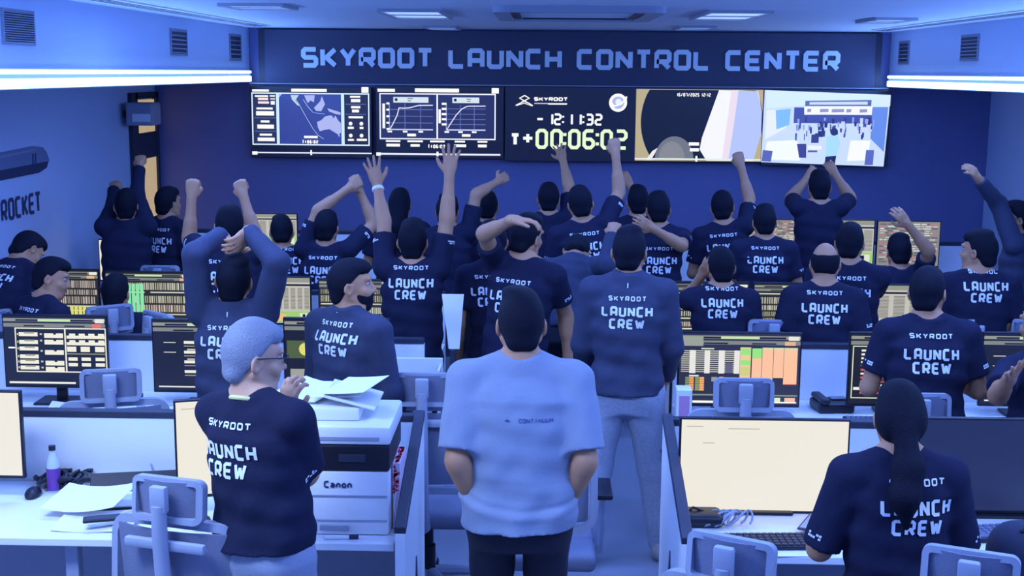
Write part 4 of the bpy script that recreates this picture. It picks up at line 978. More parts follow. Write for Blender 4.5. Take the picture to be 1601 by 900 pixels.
def hand_sdf(S, W, Dr, Nn, side, mode):
    """palm and five fingers; Dr wrist->fingers, Nn palm normal, side +1/-1 puts the thumb"""
    Dr = nrm(Dr); Nn = nrm(Nn-Dr*(Nn@Dr)); T = np.cross(Dr, Nn)*side
    Rm = np.stack([T, Dr, Nn], 1)
    P = lambda t, d, n: W+T*t+Dr*d+Nn*n
    S.cap(W-Dr*0.01, P(0, .03, 0), .026, .027, .015)
    S.ell(P(0.002, .055, .002), (.042, .055, .018), Rm, .012)
    L = (.074, .082, .076, .060); xs = (.031, .011, -.010, -.029)
    for i in range(4):
        b = P(xs[i], .093 if i in (1, 2) else .087, 0.0)
        if mode == 'fist':
            k1 = b+Dr*.018+Nn*.012; k2 = k1+Nn*.030-Dr*.012; k3 = k2-Dr*.028-Nn*.002
            S.cap(P(xs[i]*.9, .06, 0), b+Dr*.006, .013, .0125, .006); S.cap(b, k1, .0125, .012, .004); S.cap(k1, k2, .012, .0115, .004); S.cap(k2, k3, .011, .0105, .004)
        else:
            cu = {'open': .10, 'relax': .5, 'cup': .8}[mode]; sp = {'open': (.30, .10, -.10, -.32), 'relax': (.08, .03, -.03, -.08), 'cup': (.15, .05, -.05, -.15)}[mode][i]
            d = nrm(Dr*math.cos(sp)+T*math.sin(sp)); p = b; a = cu*.6
            S.cap(P(xs[i]*.8, .05, 0), b, .0115, .0115, .006)
            for j, f in enumerate((.46, .31, .25)):
                q = p+(d*math.cos(a)+Nn*math.sin(a))*L[i]*f; S.cap(p, q, .0105-.001*j, .0098-.001*j, .003); p = q; a += cu
    if mode == 'fist':
        a = P(.030, .03, .010); b = P(.048, .062, .026); c = P(.018, .088, .046); S.cap(a, b, .016, .0135, .008); S.cap(b, c, .0125, .011, .004)
    else:
        a = P(.026, .025, .006); b = P(.060, .055, .014); c = P(.078, .088, .016) if mode == 'open' else P(.066, .088, .026)
        S.cap(a, b, .017, .0125, .008); S.cap(b, c, .012, .0098, .004)

def to_local(p, base, yaw, s): return rotz(-yaw)@(np.asarray(p, float)-base)/s
def ray_joint(px, base, yaw, s, J, L, branch):
    """point on the camera ray of a pixel at distance L from joint J (local frame)"""
    o = to_local(CAM_O, base, yaw, s); d = nrm(to_local(pix_y(px[0], px[1], 10.0), base, yaw, s)-o)
    t0 = (J-o)@d; q = o+d*t0; r2 = L*L-(q-J)@(q-J)
    if r2 <= 0: return J+nrm(q-J)*L
    return o+d*(t0-math.sqrt(r2)) if branch == 'n' else o+d*(t0+math.sqrt(r2))
SHOE_ME = {}
def shoe_mesh(m):
    if m.name in SHOE_ME: return SHOE_ME[m.name]
    S = SDF(); S.cap((0, -.045, .045), (0, .06, .05), .040, .046, .02).cap((0, .06, .045), (0, .165, .030), .046, .036, .02).cap((0, -.03, .06), (0, -.02, .125), .042, .044, .03)
    S.add(lambda X, Y, Z: np.maximum(.004-Z+0*X+0*Y, -1), (-.1, -.2, -.1), (.1, .3, .02), 0, 'x')
    S.p[-1] = (lambda X, Y, Z: Z-.004+0*X+0*Y, np.array((-.12, -.2, -.12)), np.array((.12, .3, .004)), 0.004, 's')
    V, Q = S.mesh(.008); V[:, 2] = np.maximum(V[:, 2], 0.0)
    o = np_mesh('shoe', V, Q, m); me = o.data; bpy.data.objects.remove(o); SHOE_ME[m.name] = me; return me

TEXT_LINES = {'tee': [('SKYROOT', .485, .200, .024, .0055), ('LAUNCH', .400, .255, .056, .0115), ('CREW', .335, .178, .056, .0115)],
              'jacket': [('1', .528, .006, .028, .005), ('SKYROOT', .465, .185, .024, .0055), ('LAUNCH', .402, .250, .050, .0110), ('CREW', .342, .172, .050, .0110)]}
def lettering(shirt, V, Q, P, Rt, lines, m, dx=0.0, dz=0.0, kx=1.0):
    bvh = BVHTree.FromPolygons([tuple(v) for v in V], [tuple(int(i) for i in q) for q in Q])
    vs, fs = [], []; n = 0
    for txt, z, W, h, t in lines:
        gap = t*(1.3 if txt == 'SKYROOT' else .62); w1 = 1.0
        gl, wt = text_strokes(txt, h, w1, t, gap, 0.13)
        vs, fs = [], []; n = 0
        # choose glyph width so that the word is W wide
        units = sum({' ': .6, 'W': 1.3}.get(c, 1) for c in txt); w1 = (W*kx-gap*(len(txt)-1))/units
        gl, wt = text_strokes(txt, h, w1, t, gap, 0.10)
        for ch, pls in gl:
            for pl in pls:
                n += 1
                for q in stroke_quads(pl, t, 0.02):
                    pts = []
                    for (x, y) in q:
                        o = P+Rt@np.array([x-wt/2+dx, -0.6, z+dz+y-h/2]); d = Rt@np.array([0, 1.0, 0])
                        hit = bvh.ray_cast(Vector(o), Vector(d), 1.2)
                        if hit[0] is None: break
                        pts.append(np.array(hit[0])-d*(0.0035+0.00015*(n % 5)))
                    if len(pts) == 4: b = len(vs); vs += pts; fs.append((b, b+1, b+2, b+3))
        if not vs: continue
        me = bpy.data.meshes.new('lettering'); me.from_pydata([tuple(v) for v in vs], [], fs); me.materials.append(m)
        o = link('lettering', me, shirt); tag(o, 'white printed wording' if m is PRINT else 'small dark printed wording')

PEOPLE = []
def person(label, hx, hy, Y, top='tee', yaw=0, lean=(4, 0), head=(0, 0, 0), s=.97, girth=1.0, L=None, Rr=None, hair='short', text=True, legs=None, sit=False,
           res=.0085, skin=None, stride=(0.0, 0.0), spread=1.0, kx=1.0, tdx=0.0, tdz=0.0, cloth=None, hem=None, bottom=None, shoe=None, extras=(), sleeve=.70, group='crew in lettered shirts'):
    rs = np.random.RandomState(int(hx*7+hy)); ph = rs.uniform(0, 6.28, 8)
    yw = math.radians(yaw); skin = skin or SKIN
    Rt = roty(math.radians(lean[1]))@rotx(-math.radians(lean[0]))
    HC = .692                                                  # head centre above the pelvis
    Ph = pix_y(hx, hy, Y); hip_off = Rt@np.array([0, .012, .80])
    base = np.array([Ph[0], Ph[1], 0.0])-s*(rotz(yw)@np.array([hip_off[0], hip_off[1], 0])); hz = Ph[2]/s-hip_off[2]
    P = np.array([0, 0, hz]); tp = lambda x, y, z: P+Rt@np.array([x, y, z])
    g = girth
    root = empty('person', tuple(base), yw, label, 'person', group); root.scale = (s, s, s)
    # --- joints
    arms = []
    for sd, A in ((-1, L), (1, Rr)):
        sh = tp(sd*.178*(.5+.5*g), -.005, .488); Lu, Lf = .285, .25
        if A is None: A = 'front'
        if isinstance(A, str):
            if A == 'hang': el = sh+Rt@nrm([sd*.22, -.06, -1])*Lu; wr = el+Rt@nrm([sd*.04, .30, -1])*Lf; mode = 'relax'
            elif A == 'front': el = sh+Rt@nrm([sd*.28, .10, -1])*Lu; wr = el+Rt@nrm([-sd*.35, 1, .10])*Lf; mode = 'relax'
            elif A == 'clap': el = sh+Rt@nrm([sd*.35, .45, -.8])*Lu; wr = el+Rt@nrm([-sd*.65, .6, .5])*Lf; mode = 'relax'
            elif A == 'hips': el = sh+Rt@nrm([sd*.55, -.05, -.8])*Lu; wr = el+Rt@nrm([-sd*.5, .5, -.5])*Lf; mode = 'relax'
            elif A == 'down': el = sh+Rt@nrm([sd*.16, .12, -1])*Lu; wr = el+Rt@nrm([-sd*.1, .75, -.75])*Lf; mode = 'relax'
            hd = None
        else:
            e_px, w_px, mode = A[0], A[1], A[2]; br = A[3] if len(A) > 3 else 'nn'
            el = ray_joint(e_px, base, yw, s, sh, Lu, br[0])
            if el[2] > sh[2]+.02:
                sh = sh+Rt@np.array([-sd*.022, 0, .045]); el = ray_joint(e_px, base, yw, s, sh, Lu, br[0])
            wr = ray_joint(w_px, base, yw, s, el, Lf, br[1]); hd = None
            if len(A) > 4: hd = nrm(ray_joint(A[4], base, yw, s, wr, .12, br[2] if len(br) > 2 else 'n')-wr)
        arms.append((sd, sh, el, wr, mode, hd if hd is not None else nrm(wr-el)))
    hipj = [np.array([sd*.088*(.4+.6*g), 0, hz-.01]) for sd in (-1, 1)]; knees, ankles = [], []
    for i, sd in ((0, -1), (1, 1)):
        fy = (.42 if (sit or hz < .60) else .02)+stride[i]; an = np.array([sd*.105*spread, fy, .09]); h0 = hipj[i]; v = an-h0; D = np.linalg.norm(v)
        a, b = .43, .41
        if D > a+b-.002: a, b = a*D/(a+b-.002)*.999, b*D/(a+b-.002)*.999
        f = nrm(v); x = (a*a-b*b+D*D)/(2*D); hgt = math.sqrt(max(a*a-x*x, 1e-5)); fw = np.array([0, 1, 0])-f*f[1]; fw = nrm(fw)
        knees.append(h0+f*x+fw*hgt); ankles.append(an)
    # --- head frame
    Rh = Rt@rotz(math.radians(head[0]))@rotx(-math.radians(head[1]))@roty(math.radians(head[2]))
    hc = tp(0, .018, HC)
    if abs(head[1]) > 12 or abs(head[2]) > 12: hc = tp(0, 0, .60)+Rt@(rotx(-math.radians(head[1]*.7))@roty(math.radians(head[2]*.7))@np.array([0, .018, HC-.60]))
    hp = lambda x, y, z: hc+Rh@np.array([x, y, z])
    S = SDF()
    S.torso(P, Rt, [(-.10, .112*g, .080*g, 0), (.02, .148*g, .104*g, 0), (.14, .138*g, .096*g, 0), (.30, .158*g, .108*g, 0), (.44, .165, .10, 0), (.51, .12, .08, 0), (.55, .06, .06, -.005)], .03)
    for sd, sh, el, wr, mode, hd in arms:
        nb = tp(sd*.045, -.01, .555)
        S.cap(nb, sh, .046, .050, .03); S.cap(sh, el, .054*(.6+.4*g), .041, .025); S.cap(el, wr, .041, .0275, .02)
        S.cap(el+(wr-el)*.12, el+(wr-el)*.42, .043, .037, .02)
        N = Rt@np.array([0, 1.0, 0]) if hd[2] > .2 else (Rt@np.array([-sd*1.0, .1, 0]) if hd[2] < -.4 else Rt@np.array([-sd*.8, .2, -.5]))
        if abs(N@hd) > .9: N = np.array([0, 0, 1.0])
        side = 1.0 if np.cross(hd, N)@(np.array([-sd*1.0, 0, 0]) if hd[2] > -.4 else np.array([0, 1.0, 0])) > 0 else -1.0
        hand_sdf(S, wr, hd, N, side, mode)
    for i in (0, 1): S.cap(hipj[i], knees[i], .072*(.6+.4*g), .052, .02); S.cap(knees[i], ankles[i], .050, .036, .02); S.cap(knees[i]+(ankles[i]-knees[i])*.1+np.array([0, -.015, 0]), knees[i]+(ankles[i]-knees[i])*.4+np.array([0, -.015, 0]), .045, .042, .02); S.cap(ankles[i]-np.array([0, .02, .03]), ankles[i]+np.array([0, .12, -.06]), .035, .025, .02)
    # neck and head
    S.cap(tp(0, -.012, .52), hp(0, -.022, -.06), .060*(.8+.2*g), .053*(.8+.2*g), .03)
    S.ell(hp(0, -.008, .008), (.074, .094, .104), Rh, .02); S.ell(hp(0, .032, -.050), (.058, .066, .072), Rh, .02); S.cap(hp(-.02, .068, -.098), hp(.02, .068, -.098), .022, .022, .015)
    for sx in (-1, 1):
        S.cap(hp(sx*.058, -.005, -.055), hp(sx*.035, .055, -.092), .018, .018, .015)
        S.cap(hp(sx*.045, .060, -.030), hp(sx*.035, .070, -.040), .020, .020, .015)
        S.ell(hp(sx*.080, -.008, -.018), (.009, .023, .033), Rh@rotz(sx*.35), .006)
        S.ell(hp(sx*.084, -.004, -.016), (.006, .011, .018), Rh, .004, 's')
    S.cap(hp(-.042, .078, .030), hp(.042, .078, .030), .012, .012, .012)
    for sx in (-1, 1): S.ell(hp(sx*.031, .094, .006), (.017, .016, .012), Rh, .008, 's')
    S.cap(hp(0, .086, .012), hp(0, .108, -.030), .008, .012, .008)
    for sx in (-1, 1): S.cap(hp(sx*.010, .092, -.034), hp(sx*.012, .096, -.034), .009, .009, .006)
    S.cap(hp(-.020, .088, -.058), hp(.020, .088, -.058), .008, .008, .005); S.cap(hp(-.017, .086, -.072), hp(.017, .086, -.072), .009, .009, .005)
    S.cap(hp(-.024, .100, -.0645), hp(.024, .100, -.0645), .0035, .0035, .003, 's')
    V, Q = S.mesh(res); np_mesh('body', V, Q, skin, root)
    for sx in (-1, 1):
        e = MB().lathe([(0.0005, -.012), (.007, -.010), (.0115, -.003), (.0115, .003), (.007, .010), (0.0005, .012)], tuple(hp(sx*.031, .0725, .006)), 12, Matrix(Rh.tolist()).to_4x4() @ Matrix.Rotation(-math.pi/2, 4, 'X')).build('eye', EYEW, root, True)
        MB().lathe([(0.0005, 0), (.0055, 0), (.005, .0015), (0.0005, .002)], tuple(hp(sx*.031, .0835, .006)), 10, Matrix(Rh.tolist()).to_4x4() @ Matrix.Rotation(-math.pi/2, 4, 'X')).build('iris', EYED, e, True)
    # hair
    if hair:
        H = SDF(); wob = lambda u, v, w: .0035*np.sin(31*u+ph[3])*np.sin(27*w+ph[4])*np.sin(24*v+ph[5])+.0024*(np.sin(70*u+ph[0])*np.sin(62*v+ph[1])+np.sin(55*w+40*u+ph[2]))
        hm = GHAIR if hair in ('grey',) else HAIR
        if hair == 'bald': cut = lambda u, v, w: np.maximum(np.maximum(v*.9+.01, w-.035-.2*v), -.085-w)+wob(u, v, w)
        else: cut = lambda u, v, w: np.maximum(v*.84-(w-.005)*.54-.020-.012*(np.abs(u) < .05), -.098-w+np.clip(v+.02, 0, .1)*1.3)+wob(u, v, w)
        up = .006 if hair == 'grey' else .0
        H.ell(hp(0, -.012, .012+up), (.083, .106, .112+up), Rh, .01, half=cut)
        if hair not in ('bald',): H.ell(hp(0, .028, .078), (.062, .062, .042), Rh, .02)
        if hair == 'short' and rs.rand() < .7: H.ell(hp(rs.uniform(-.012, .012), rs.uniform(-.03, .03), .097), (.058, .066, .030), Rh@roty(rs.uniform(-.25, .25)), .02)
        if hair in ('short', 'grey'): H.cap(hp(-.024, -.066, -.068), hp(.024, -.066, -.068), .030, .030, .03)
        if hair == 'long':
            H.cap(hp(0, -.055, .0), tp(0, -.11, .52), .075, .070, .03); H.cap(tp(0, -.11, .52), tp(.01, -.135, .40), .068, .045, .03)
        if hair == 'pony':
            H.ell(hp(0, -.030, -.02), (.086, .098, .085), Rh, .02, half=lambda u, v, w: v-.015); H.cap(hp(0, -.10, -.05), tp(-.012, -.125, .54), .036, .046, .02); H.cap(tp(-.012, -.125, .54), tp(-.03, -.155, .45), .052, .050, .03); H.cap(tp(-.03, -.155, .45), tp(-.02, -.160, .35), .046, .012, .03)
        if hair == 'bun': H.ell(hp(0, -.10, .06), (.045, .04, .045), Rh, .015)
        V2, Q2 = H.mesh(.0075); o = np_mesh('hair', V2, Q2, hm, root)
        if hair == 'grey': tag(o, 'short grey hair')
        if hair == 'pony': tag(o, 'dark hair gathered in a low ponytail')
    if 'beard' in extras:
        B = SDF(); B.ell(hp(0, .034, -.060), (.064, .074, .072), Rh, .01, half=lambda u, v, w: np.maximum(w-.014-.03*(np.abs(u) > .046), -.030-v))
        B.cap(hp(-.022, .100, -.049), hp(.022, .100, -.049), .005, .005, .004); B.cap(hp(-.02, .070, -.102), hp(.02, .070, -.102), .026, .026, .01)
        B.ell(hp(0, .105, -.064), (.022, .03, .012), Rh, .004, 's')
        V2, Q2 = B.mesh(.006); tag(np_mesh('beard', V2, Q2, HAIR, root), 'short black beard')
    if 'glasses' in extras:
        gm = MB(); T4 = Matrix.Translation(tuple(hc)) @ Matrix(Rh.tolist()).to_4x4()
        for sx in (-1, 1): gm.ring(.046, .034, .012, .0025, .004, T4 @ Matrix.Translation((sx*.031, .104, .004))); gm.tube([T4 @ Vector((sx*.054, .104, .010)), T4 @ Vector((sx*.082, .03, .008)), T4 @ Vector((sx*.086, -.02, .002))], .0022, 6)
        gm.tube([T4 @ Vector((-.009, .106, .008)), T4 @ Vector((.009, .106, .008))], .002, 6).build('glasses', BLACK, root)
    # shirt
    T_ = SDF(); jk = top == 'jacket'; e = .016 if jk else .012
    wr_ = lambda u, v, w: (.005*np.exp(-((w-.050-.9*u*u+.03*u)/.010)**2)-.004*np.exp(-((w-.026-.9*u*u+.03*u)/.014)**2) if top == 'polo' else 0)+.0045*np.sin(16*u+26*w+ph[0])*np.clip((.42-w)*3, 0, 1)+.004*np.sin(44*u-13*w+ph[1])*np.clip((.30-w)*4, 0, 1)+.0025*np.sin(60*w+9*u+ph[2])
    hem = hem if hem is not None else (-.035 if top == 'polo' else -.02)
    T_.torso(P, Rt, [(-.10, (.186 if jk else .190)*g, .146*g, -.006), (.02, .182*g, .138*g, -.004), (.14, .170*g, .120*g, 0), (.30, .174*g, .122*g, -.004), (.43, .182*(.4+.6*g), .112*g, -.004), (.505, .130, .09, -.006), (.553, .072, .070, -.008)], .03, hem, .553, wr_)
    if top == 'tee': T_.cap(tp(0, -.014, .525), tp(0, -.018, .566), .078, .069, .012, cut1=1.0)
    if jk or top == 'polo': T_.cap(tp(0, -.014, .535), tp(0, -.018, .590 if jk else .578), .074, .064*(.85+.15*g), .012, cut1=1.0)
    for sd, sh, el, wr, mode, hd in arms:
        nb = tp(sd*.05, -.012, .545); T_.cap(nb, sh, .052, .058, .03)
        sl_k = dict(cut1=sleeve)
        if jk:
            T_.cap(sh, el, .070, .058, .03); T_.cap(el, wr, .058, .043, .02, cut1=.97); T_.cap(el+(wr-el)*.9, wr, .044, .043, .01, cut1=1.0)
        else: T_.cap(sh, sh+(el-sh)*1.02, .066*(.6+.4*g), .066*(.6+.4*g) if top != 'polo' else .075, .03, cut1=sleeve if top != 'polo' else .86)
    T_.add(lambda X, Y, Z: .0016*np.sin(21*Z+13*X+ph[3])*np.sin(17*Y-15*X+ph[4])+.0012*np.sin(48*Z-52*X+20*Y+ph[5])*np.sin(11*Z+9*X+ph[4]), *[np.array(v) for v in ((-1.2, -1.2, hz-.3), (1.2, 1.2, hz+1.3))], 0, 'd')
    V3, Q3 = T_.mesh(.0095 if res > .007 else .0075)
    nm = {'tee': 't_shirt', 'jacket': 'jacket', 'polo': 'polo_shirt'}[top]
    sh_o = np_mesh(nm, V3, Q3, {'tee': TEE, 'jacket': JACKET, 'polo': POLO}[top] if cloth is None else cloth, root)
    if text and top != 'polo': lettering(sh_o, V3, Q3, P, Rt, TEXT_LINES[top], PRINT, tdx, tdz, kx)
    if text and top != 'polo' and res < .009:
        sbv = BVHTree.FromPolygons([tuple(v) for v in V3], [tuple(int(i) for i in q) for q in Q3])
        for sd, sh, el, wr, mode, hd in arms:
            if jk: continue
            ax = nrm(el-sh); o_ = nrm(np.array([sd*1.0, -.9, .3])); o_ = nrm(o_-ax*(o_@ax)); sx_ = np.cross(ax, o_); c_ = sh+(el-sh)*(sleeve-.14); vs = []; fs = []
            for i_ in range(5):
                for j_ in range(2):
                    if rs.rand() < .25: continue
                    q = [(-.024+.0105*i_+a_, -.010+.011*j_+b_) for a_, b_ in ((0, 0), (.0085, 0), (.0085, .008), (0, .008))]; pp = []
                    for a_, b_ in q:
                        hit = sbv.ray_cast(Vector(c_+sx_*a_+ax*b_+o_*.25), Vector(-o_), .4)
                        if hit[0] is not None: pp.append(np.array(hit[0])+o_*.003)
                    if len(pp) == 4: b0 = len(vs); vs += pp; fs.append((b0, b0+1, b0+2, b0+3))
            if vs:
                me = bpy.data.meshes.new('sleeve_print'); me.from_pydata([tuple(v) for v in vs], [], fs); me.materials.append(PRINT); tag(link('sleeve_print', me, sh_o), 'small white sleeve print')
    if 'polotext' in extras:
        lettering(sh_o, V3, Q3, P, Rt, [('CONTINUUM', .372, .120, .013, .0026)], POLOINK, 0.055)
        lettering(sh_o, V3, Q3, P, Rt, [('-', .372, .030, .026, .004), ('+', .372, .012, .016, .004)], POLOINK, -0.045)
    if 'watch' in extras:
        w0 = arms[0][3]; d0 = nrm(arms[0][3]-arms[0][2]); o = SDF(); o.cap(w0-d0*.035, w0-d0*.012, .036, .035, .004, cut0=0.0, cut1=1.0); V4, Q4 = o.mesh(.006); tag(np_mesh('wristwatch', V4, Q4, PAPER, root), 'pale wristwatch')
    if 'lanyard' in extras:
        la = MB(); la.tube([tp(.066*math.sin(t), -.012-.072*math.cos(t), .568-.05*abs(math.sin(t/2))**2) for t in np.linspace(-1.9, 1.9, 16)], .008, 8).build('lanyard', YELLOW, root, True)
    # trousers and shoes
    bm_ = bottom or TROUS; L_ = SDF(); ph2 = ph[6]
    L_.torso(P, Rt, [(-.12, .125*g, .098*g, 0), (-.02, .160*g, .118*g, 0), (.04, .162*g, .118*g, 0), (.16, .152*g, .108*g, 0)], .05, -.12, .16)
    for i in (0, 1):
        bag = 1.2 if bm_ is DENIM else 1.0; L_.cap(hipj[i], knees[i], .086*(.5+.5*g)*bag, .070*bag, .045); L_.cap(knees[i], ankles[i]+np.array([0, 0, -.02]), .068*bag, .058*bag, .02, cut1=1.0)
    L_.add(lambda X, Y, Z: .0025*np.sin(34*Z+22*X+ph2)*np.sin(13*X+14*Y+7*Z+ph[7]), np.array((-1, -1, -.2)), np.array((1, 1, hz+.2)), 0, 'd')
    V5, Q5 = L_.mesh(.011); np_mesh('jeans' if bm_ is DENIM else 'trousers', V5, Q5, bm_, root)
    for i in (0, 1):
        o = link('shoe', shoe_mesh(shoe or SHOED), root); o.location = (ankles[i][0], ankles[i][1]-.005, 0); o.rotation_euler = (0, 0, (.18 if i == 0 else -.18))
    PEOPLE.append(root); return root
# ---------------------------------------------------------------- the crowd
# near row
person('person in a light short-sleeved polo shirt and dark trousers standing in the aisle', 815, 456, 4.38, 'polo', yaw=1, lean=(2, 0), head=(4, 4, 0), s=.985, girth=1.16,
       L=((712, 745), (748, 800), 'relax', 'ff'), Rr=((918, 742), (880, 800), 'relax', 'ff'), res=.0068, extras=('polotext',), group=None)
person('grey-haired person with glasses in a dark lettered t-shirt and pale trousers beside the printer', 392, 508, 4.10, 'tee', yaw=-30, lean=(0, -4), head=(-34, 12, 2), s=.96, girth=1.06, L=((424, 740), (447, 645), 'cup', 'ff', (454, 600)),
       Rr=((480, 738), (448, 770), 'relax', 'ff'), hair='grey', skin=SKIN2, bottom=GREYTR, res=.0068, extras=('glasses', 'lanyard'), sleeve=.85, tdz=-.01, hem=.03, tdx=-.035, kx=1.08)
person('long-haired person in a dark lettered t-shirt standing by the switched off monitor', 1410, 600, 3.86, 'tee', yaw=4, lean=(3, 1), head=(-8, 8, 0), s=.90, girth=.98, L='front', Rr='front', hair='pony', res=.0068, sleeve=.95, tdx=.035, tdz=.0)
# second row
person('bearded person in a navy jacket looking to the right, standing behind the printer', 549, 408, 5.62, 'jacket', yaw=-32, lean=(2, 0), head=(-54, 0, 0), s=.95, L='down', Rr='down', extras=('beard',), res=.0068, tdz=.05)
person('person in a navy jacket holding both arms over a bowed head, behind the grey-haired person', 366, 400, 5.72, 'jacket', yaw=-4, lean=(6, 0), head=(6, -16, 4), s=.95,
       L=((304, 398), (346, 366), 'relax', 'nf', (372, 392)), Rr=((434, 410), (388, 362), 'relax', 'nf', (366, 384)), res=.0072)
person('person in a navy lettered jacket and blue jeans with beige shoes standing in the aisle', 985, 357, 6.20, 'jacket', yaw=-6, lean=(3, 0), head=(-6, 2, 0), s=.985, L='down', Rr='down', bottom=DENIM, shoe=SHOEM, spread=1.9, stride=(-.05, .12), res=.0072)
person('short-haired person with a wide lettered back standing behind a pale framed chair on the right', 1452, 420, 5.90, 'tee', yaw=-4, lean=(6, 0), head=(-24, 4, 0), s=.96, girth=1.08, L='front', Rr='front', res=.0078)
person('person at the right edge with one open pale hand raised beside the dark screen', 1628, 470, 5.62, 'tee', yaw=10, lean=(4, -4), head=(10, 0, 0), s=.95, L=((1560, 618), (1578, 592), 'open', 'nn'), Rr='front', text=False, res=.0072)
person('person in a dark lettered t-shirt with one hand on top of the head', 826, 337, 6.78, 'tee', yaw=-14, lean=(3, 4), head=(-22, 4, 4), s=.97, girth=1.04,
       L=((757, 365), (800, 344), 'relax', 'nn', (840, 345)), Rr=((884, 492), (888, 560), 'relax', 'ff'), res=.0068, sleeve=.62, tdx=-.02, tdz=-.04)
# third row
person('person leaning over at the far left in a dark lettered t-shirt', 52, 364, 7.68, 'tee', yaw=-18, lean=(38, 0), head=(-20, 14, 0), s=.95, L='front', Rr='front', tdx=-.02)
person('low dark-haired person looking right, in front of the leaning one at far left', 86, 405, 7.0, 'tee', yaw=-38, lean=(16, 0), head=(-40, 4, 0), s=.95, L='down', Rr='down', text=True)
person('seated person with only a dark head of hair showing between striped screens', 180, 430, 7.28, 'tee', yaw=0, lean=(4, 0), head=(0, 4, 0), s=.93, L='down', Rr='down', sit=True, text=False)
person('person with two pale fists raised straight up on the left side', 358, 322, 7.2, 'tee', yaw=0, lean=(2, 0), head=(10, -8, 0), s=.97,
       L=((296, 375), (300, 302), 'fist', 'ff'), Rr=((398, 366), (381, 308), 'fist', 'ff'))
person('person with both open hands raised high, pale watch on the left wrist', 645, 346, 7.02, 'tee', yaw=0, lean=(2, 0), head=(0, -6, 0), s=.97,
       L=((600, 348), (590, 290), 'open', 'ff', (580, 250)), Rr=((700, 335), (703, 268), 'open', 'ff', (706, 232)), extras=('watch',), res=.007, tdz=.06)
person('person half hidden behind the one with a hand on the head', 770, 348, 7.35, 'tee', yaw=6, lean=(2, -3), head=(0, 4, 0), s=.95, L='hang', Rr='hang', tdx=-.03)
person('person hunched in a navy jacket with one fist raised, behind the jeans wearer', 905, 366, 7.75, 'jacket', yaw=-8, lean=(46, 2), head=(0, 30, 0), s=.95, L='hang', Rr=((946, 415), (957, 368), 'fist', 'nf'), text=False)
person('person with a hand beside the face, right of the blue jeans wearer', 1128, 388, 7.02, 'tee', yaw=0, lean=(4, 0), head=(6, 2, 0), s=.90, L=((1072, 470), (1096, 432), 'relax', 'fn'), Rr='down', hair='short', tdz=.075)
person('balding person in a dark lettered t-shirt on the right', 1291, 381, 6.97, 'tee', yaw=-8, lean=(5, 0), head=(0, 10, 0), s=.95, L='hang', Rr='hang', hair='bald', tdz=.04)
person('tall person behind the balding one with a bare forearm hanging on the right', 1330, 350, 7.36, 'tee', yaw=-10, lean=(3, 0), head=(-8, 4, 0), s=.96, girth=1.05, L='hang', Rr=((1362, 462), (1356, 505), 'relax', 'ff'))
person('person looking left in a dark lettered t-shirt near the right wall', 1532, 363, 7.28, 'tee', yaw=-6, lean=(3, 0), head=(52, 2, 0), s=.96, girth=1.05, L='front', Rr='front', tdx=.03, tdz=.09)
# farther
person('person with a forearm stretched across to the left, behind the jeans wearer', 1030, 302, 8.75, 'tee', yaw=0, lean=(3, 0), head=(0, 2, 0), s=.96, L='front', Rr=((1066, 384), (1022, 358), 'relax', 'nn'), tdz=-.07)
person('person in a dark shirt with a pale bar above the lettering', 1196, 322, 8.6, 'tee', yaw=-2, lean=(3, 0), head=(0, 4, 0), s=.93, girth=1.04, L='front', Rr='front', tdz=.02)
person('person with a sleeve and pale hand held up over the head on the right', 1406, 368, 8.55, 'tee', yaw=0, lean=(8, 0), head=(0, 4, 0), s=.95, L='front', Rr=((1452, 392), (1420, 352), 'relax', 'nn'), text=False)
person('person with one straight bare arm and fist raised over the mission clock', 905, 292, 8.5, 'tee', yaw=4, lean=(4, -6), head=(0, 4, 0), s=.98, L='front', Rr=((968, 300), (961, 226), 'fist', 'ff'))
person('person with one fist raised below the cone picture display', 1128, 300, 9.1, 'tee', yaw=-6, lean=(4, -6), head=(-6, 4, 0), s=.96, L='front', Rr=((1172, 312), (1158, 258), 'fist', 'ff'), tdx=-.01)
person('person with clasped fists raised toward the graph displays', 510, 330, 8.45, 'tee', yaw=-4, lean=(3, 0), head=(0, 2, 0), s=.96, L=((500, 322), (548, 292), 'fist', 'ff'), Rr=((585, 350), (562, 298), 'fist', 'ff'))
person('person with a lettered back in front of the small bright far monitor', 440, 338, 8.8, 'tee', yaw=10, lean=(10, 0), head=(0, 8, 0), s=.95, L='front', Rr='front', tdx=.03, tdz=.07)
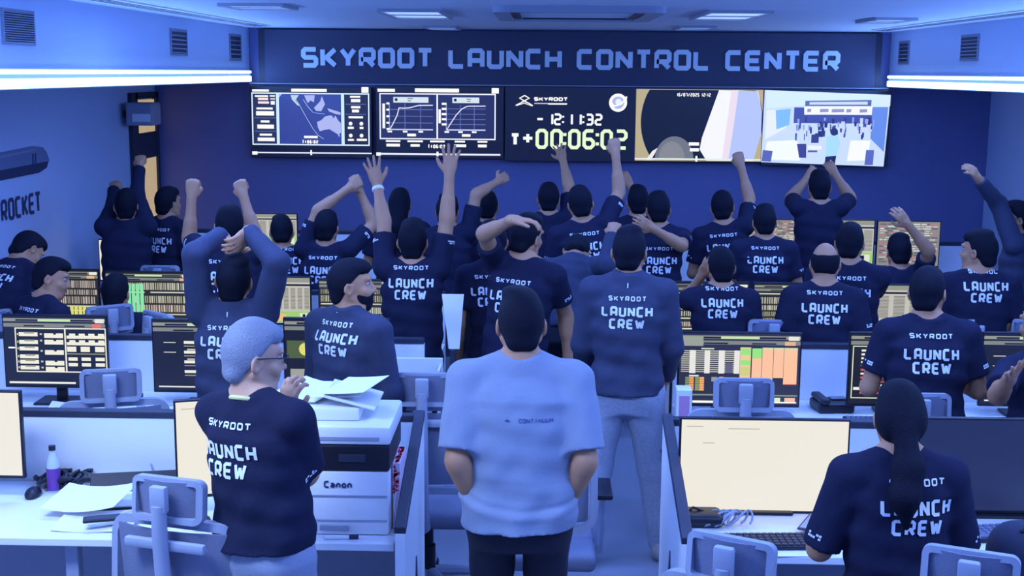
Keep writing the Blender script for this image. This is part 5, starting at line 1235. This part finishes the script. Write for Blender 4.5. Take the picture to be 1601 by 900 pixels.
person('person behind the raised open hands, dark head only', 625, 296, 9.4, 'tee', yaw=0, lean=(2, 0), head=(0, 0, 0), s=.96, L='front', Rr='front', hair='long', text=False)
person('person reaching one bare arm out to the right below the graph displays', 700, 306, 9.0, 'tee', yaw=0, lean=(2, 0), head=(-10, 0, 0), s=.96, L='front', Rr=((745, 300), (778, 284), 'relax', 'ff'), text=False, res=.01)
person('person with one thin arm raised in front of the green clock digits', 858, 287, 9.3, 'tee', yaw=0, lean=(2, 0), head=(0, 0, 0), s=.95, L='front', Rr=((889, 290), (880, 250), 'open', 'ff'), text=False, res=.01)
person('person holding the head with both elbows out below the bright room display', 1282, 268, 9.3, 'tee', yaw=0, lean=(2, 0), head=(0, 0, 0), s=.97, L=((1236, 310), (1262, 278), 'relax', 'ff'), Rr=((1330, 310), (1306, 272), 'relax', 'ff'), text=False, res=.01)
person('dark figure reaching up beside the lit tan door at the left wall', 196, 298, 9.0, 'jacket', yaw=4, lean=(2, 0), head=(10, 0, 0), s=.96, girth=1.05, L=((176, 326), (178, 296), 'fist', 'ff'), Rr=((214, 306), (218, 262), 'fist', 'ff'), text=False, res=.01, cloth=TEE)
person('person with a sideways lettered back between the tan door and the raised fists', 262, 294, 9.38, 'tee', yaw=-24, lean=(2, 0), head=(-10, 0, 0), s=.95, L='hang', Rr='hang', res=.01)
person('person with glasses and one dark sleeve raised to the left at the right wall', 1590, 316, 8.5, 'jacket', yaw=60, lean=(2, 0), head=(22, 0, 0), s=.97, L=((1556, 306), (1532, 282), 'relax', 'nn'), Rr='front', text=False, extras=('glasses',), res=.009)
person('dark-haired person among the far crowd left of the thin raised arm', 762, 300, 9.45, 'tee', yaw=0, lean=(3, 0), head=(0, 2, 0), s=.95, L='hang', Rr='hang', text=False, res=.01)
person('dark-haired person among the far crowd right of the straight raised arm', 998, 292, 9.35, 'tee', yaw=0, lean=(3, 0), head=(0, 2, 0), s=.95, L='front', Rr=((1010, 330), (986, 290), 'relax', 'ff'), text=False, res=.01)
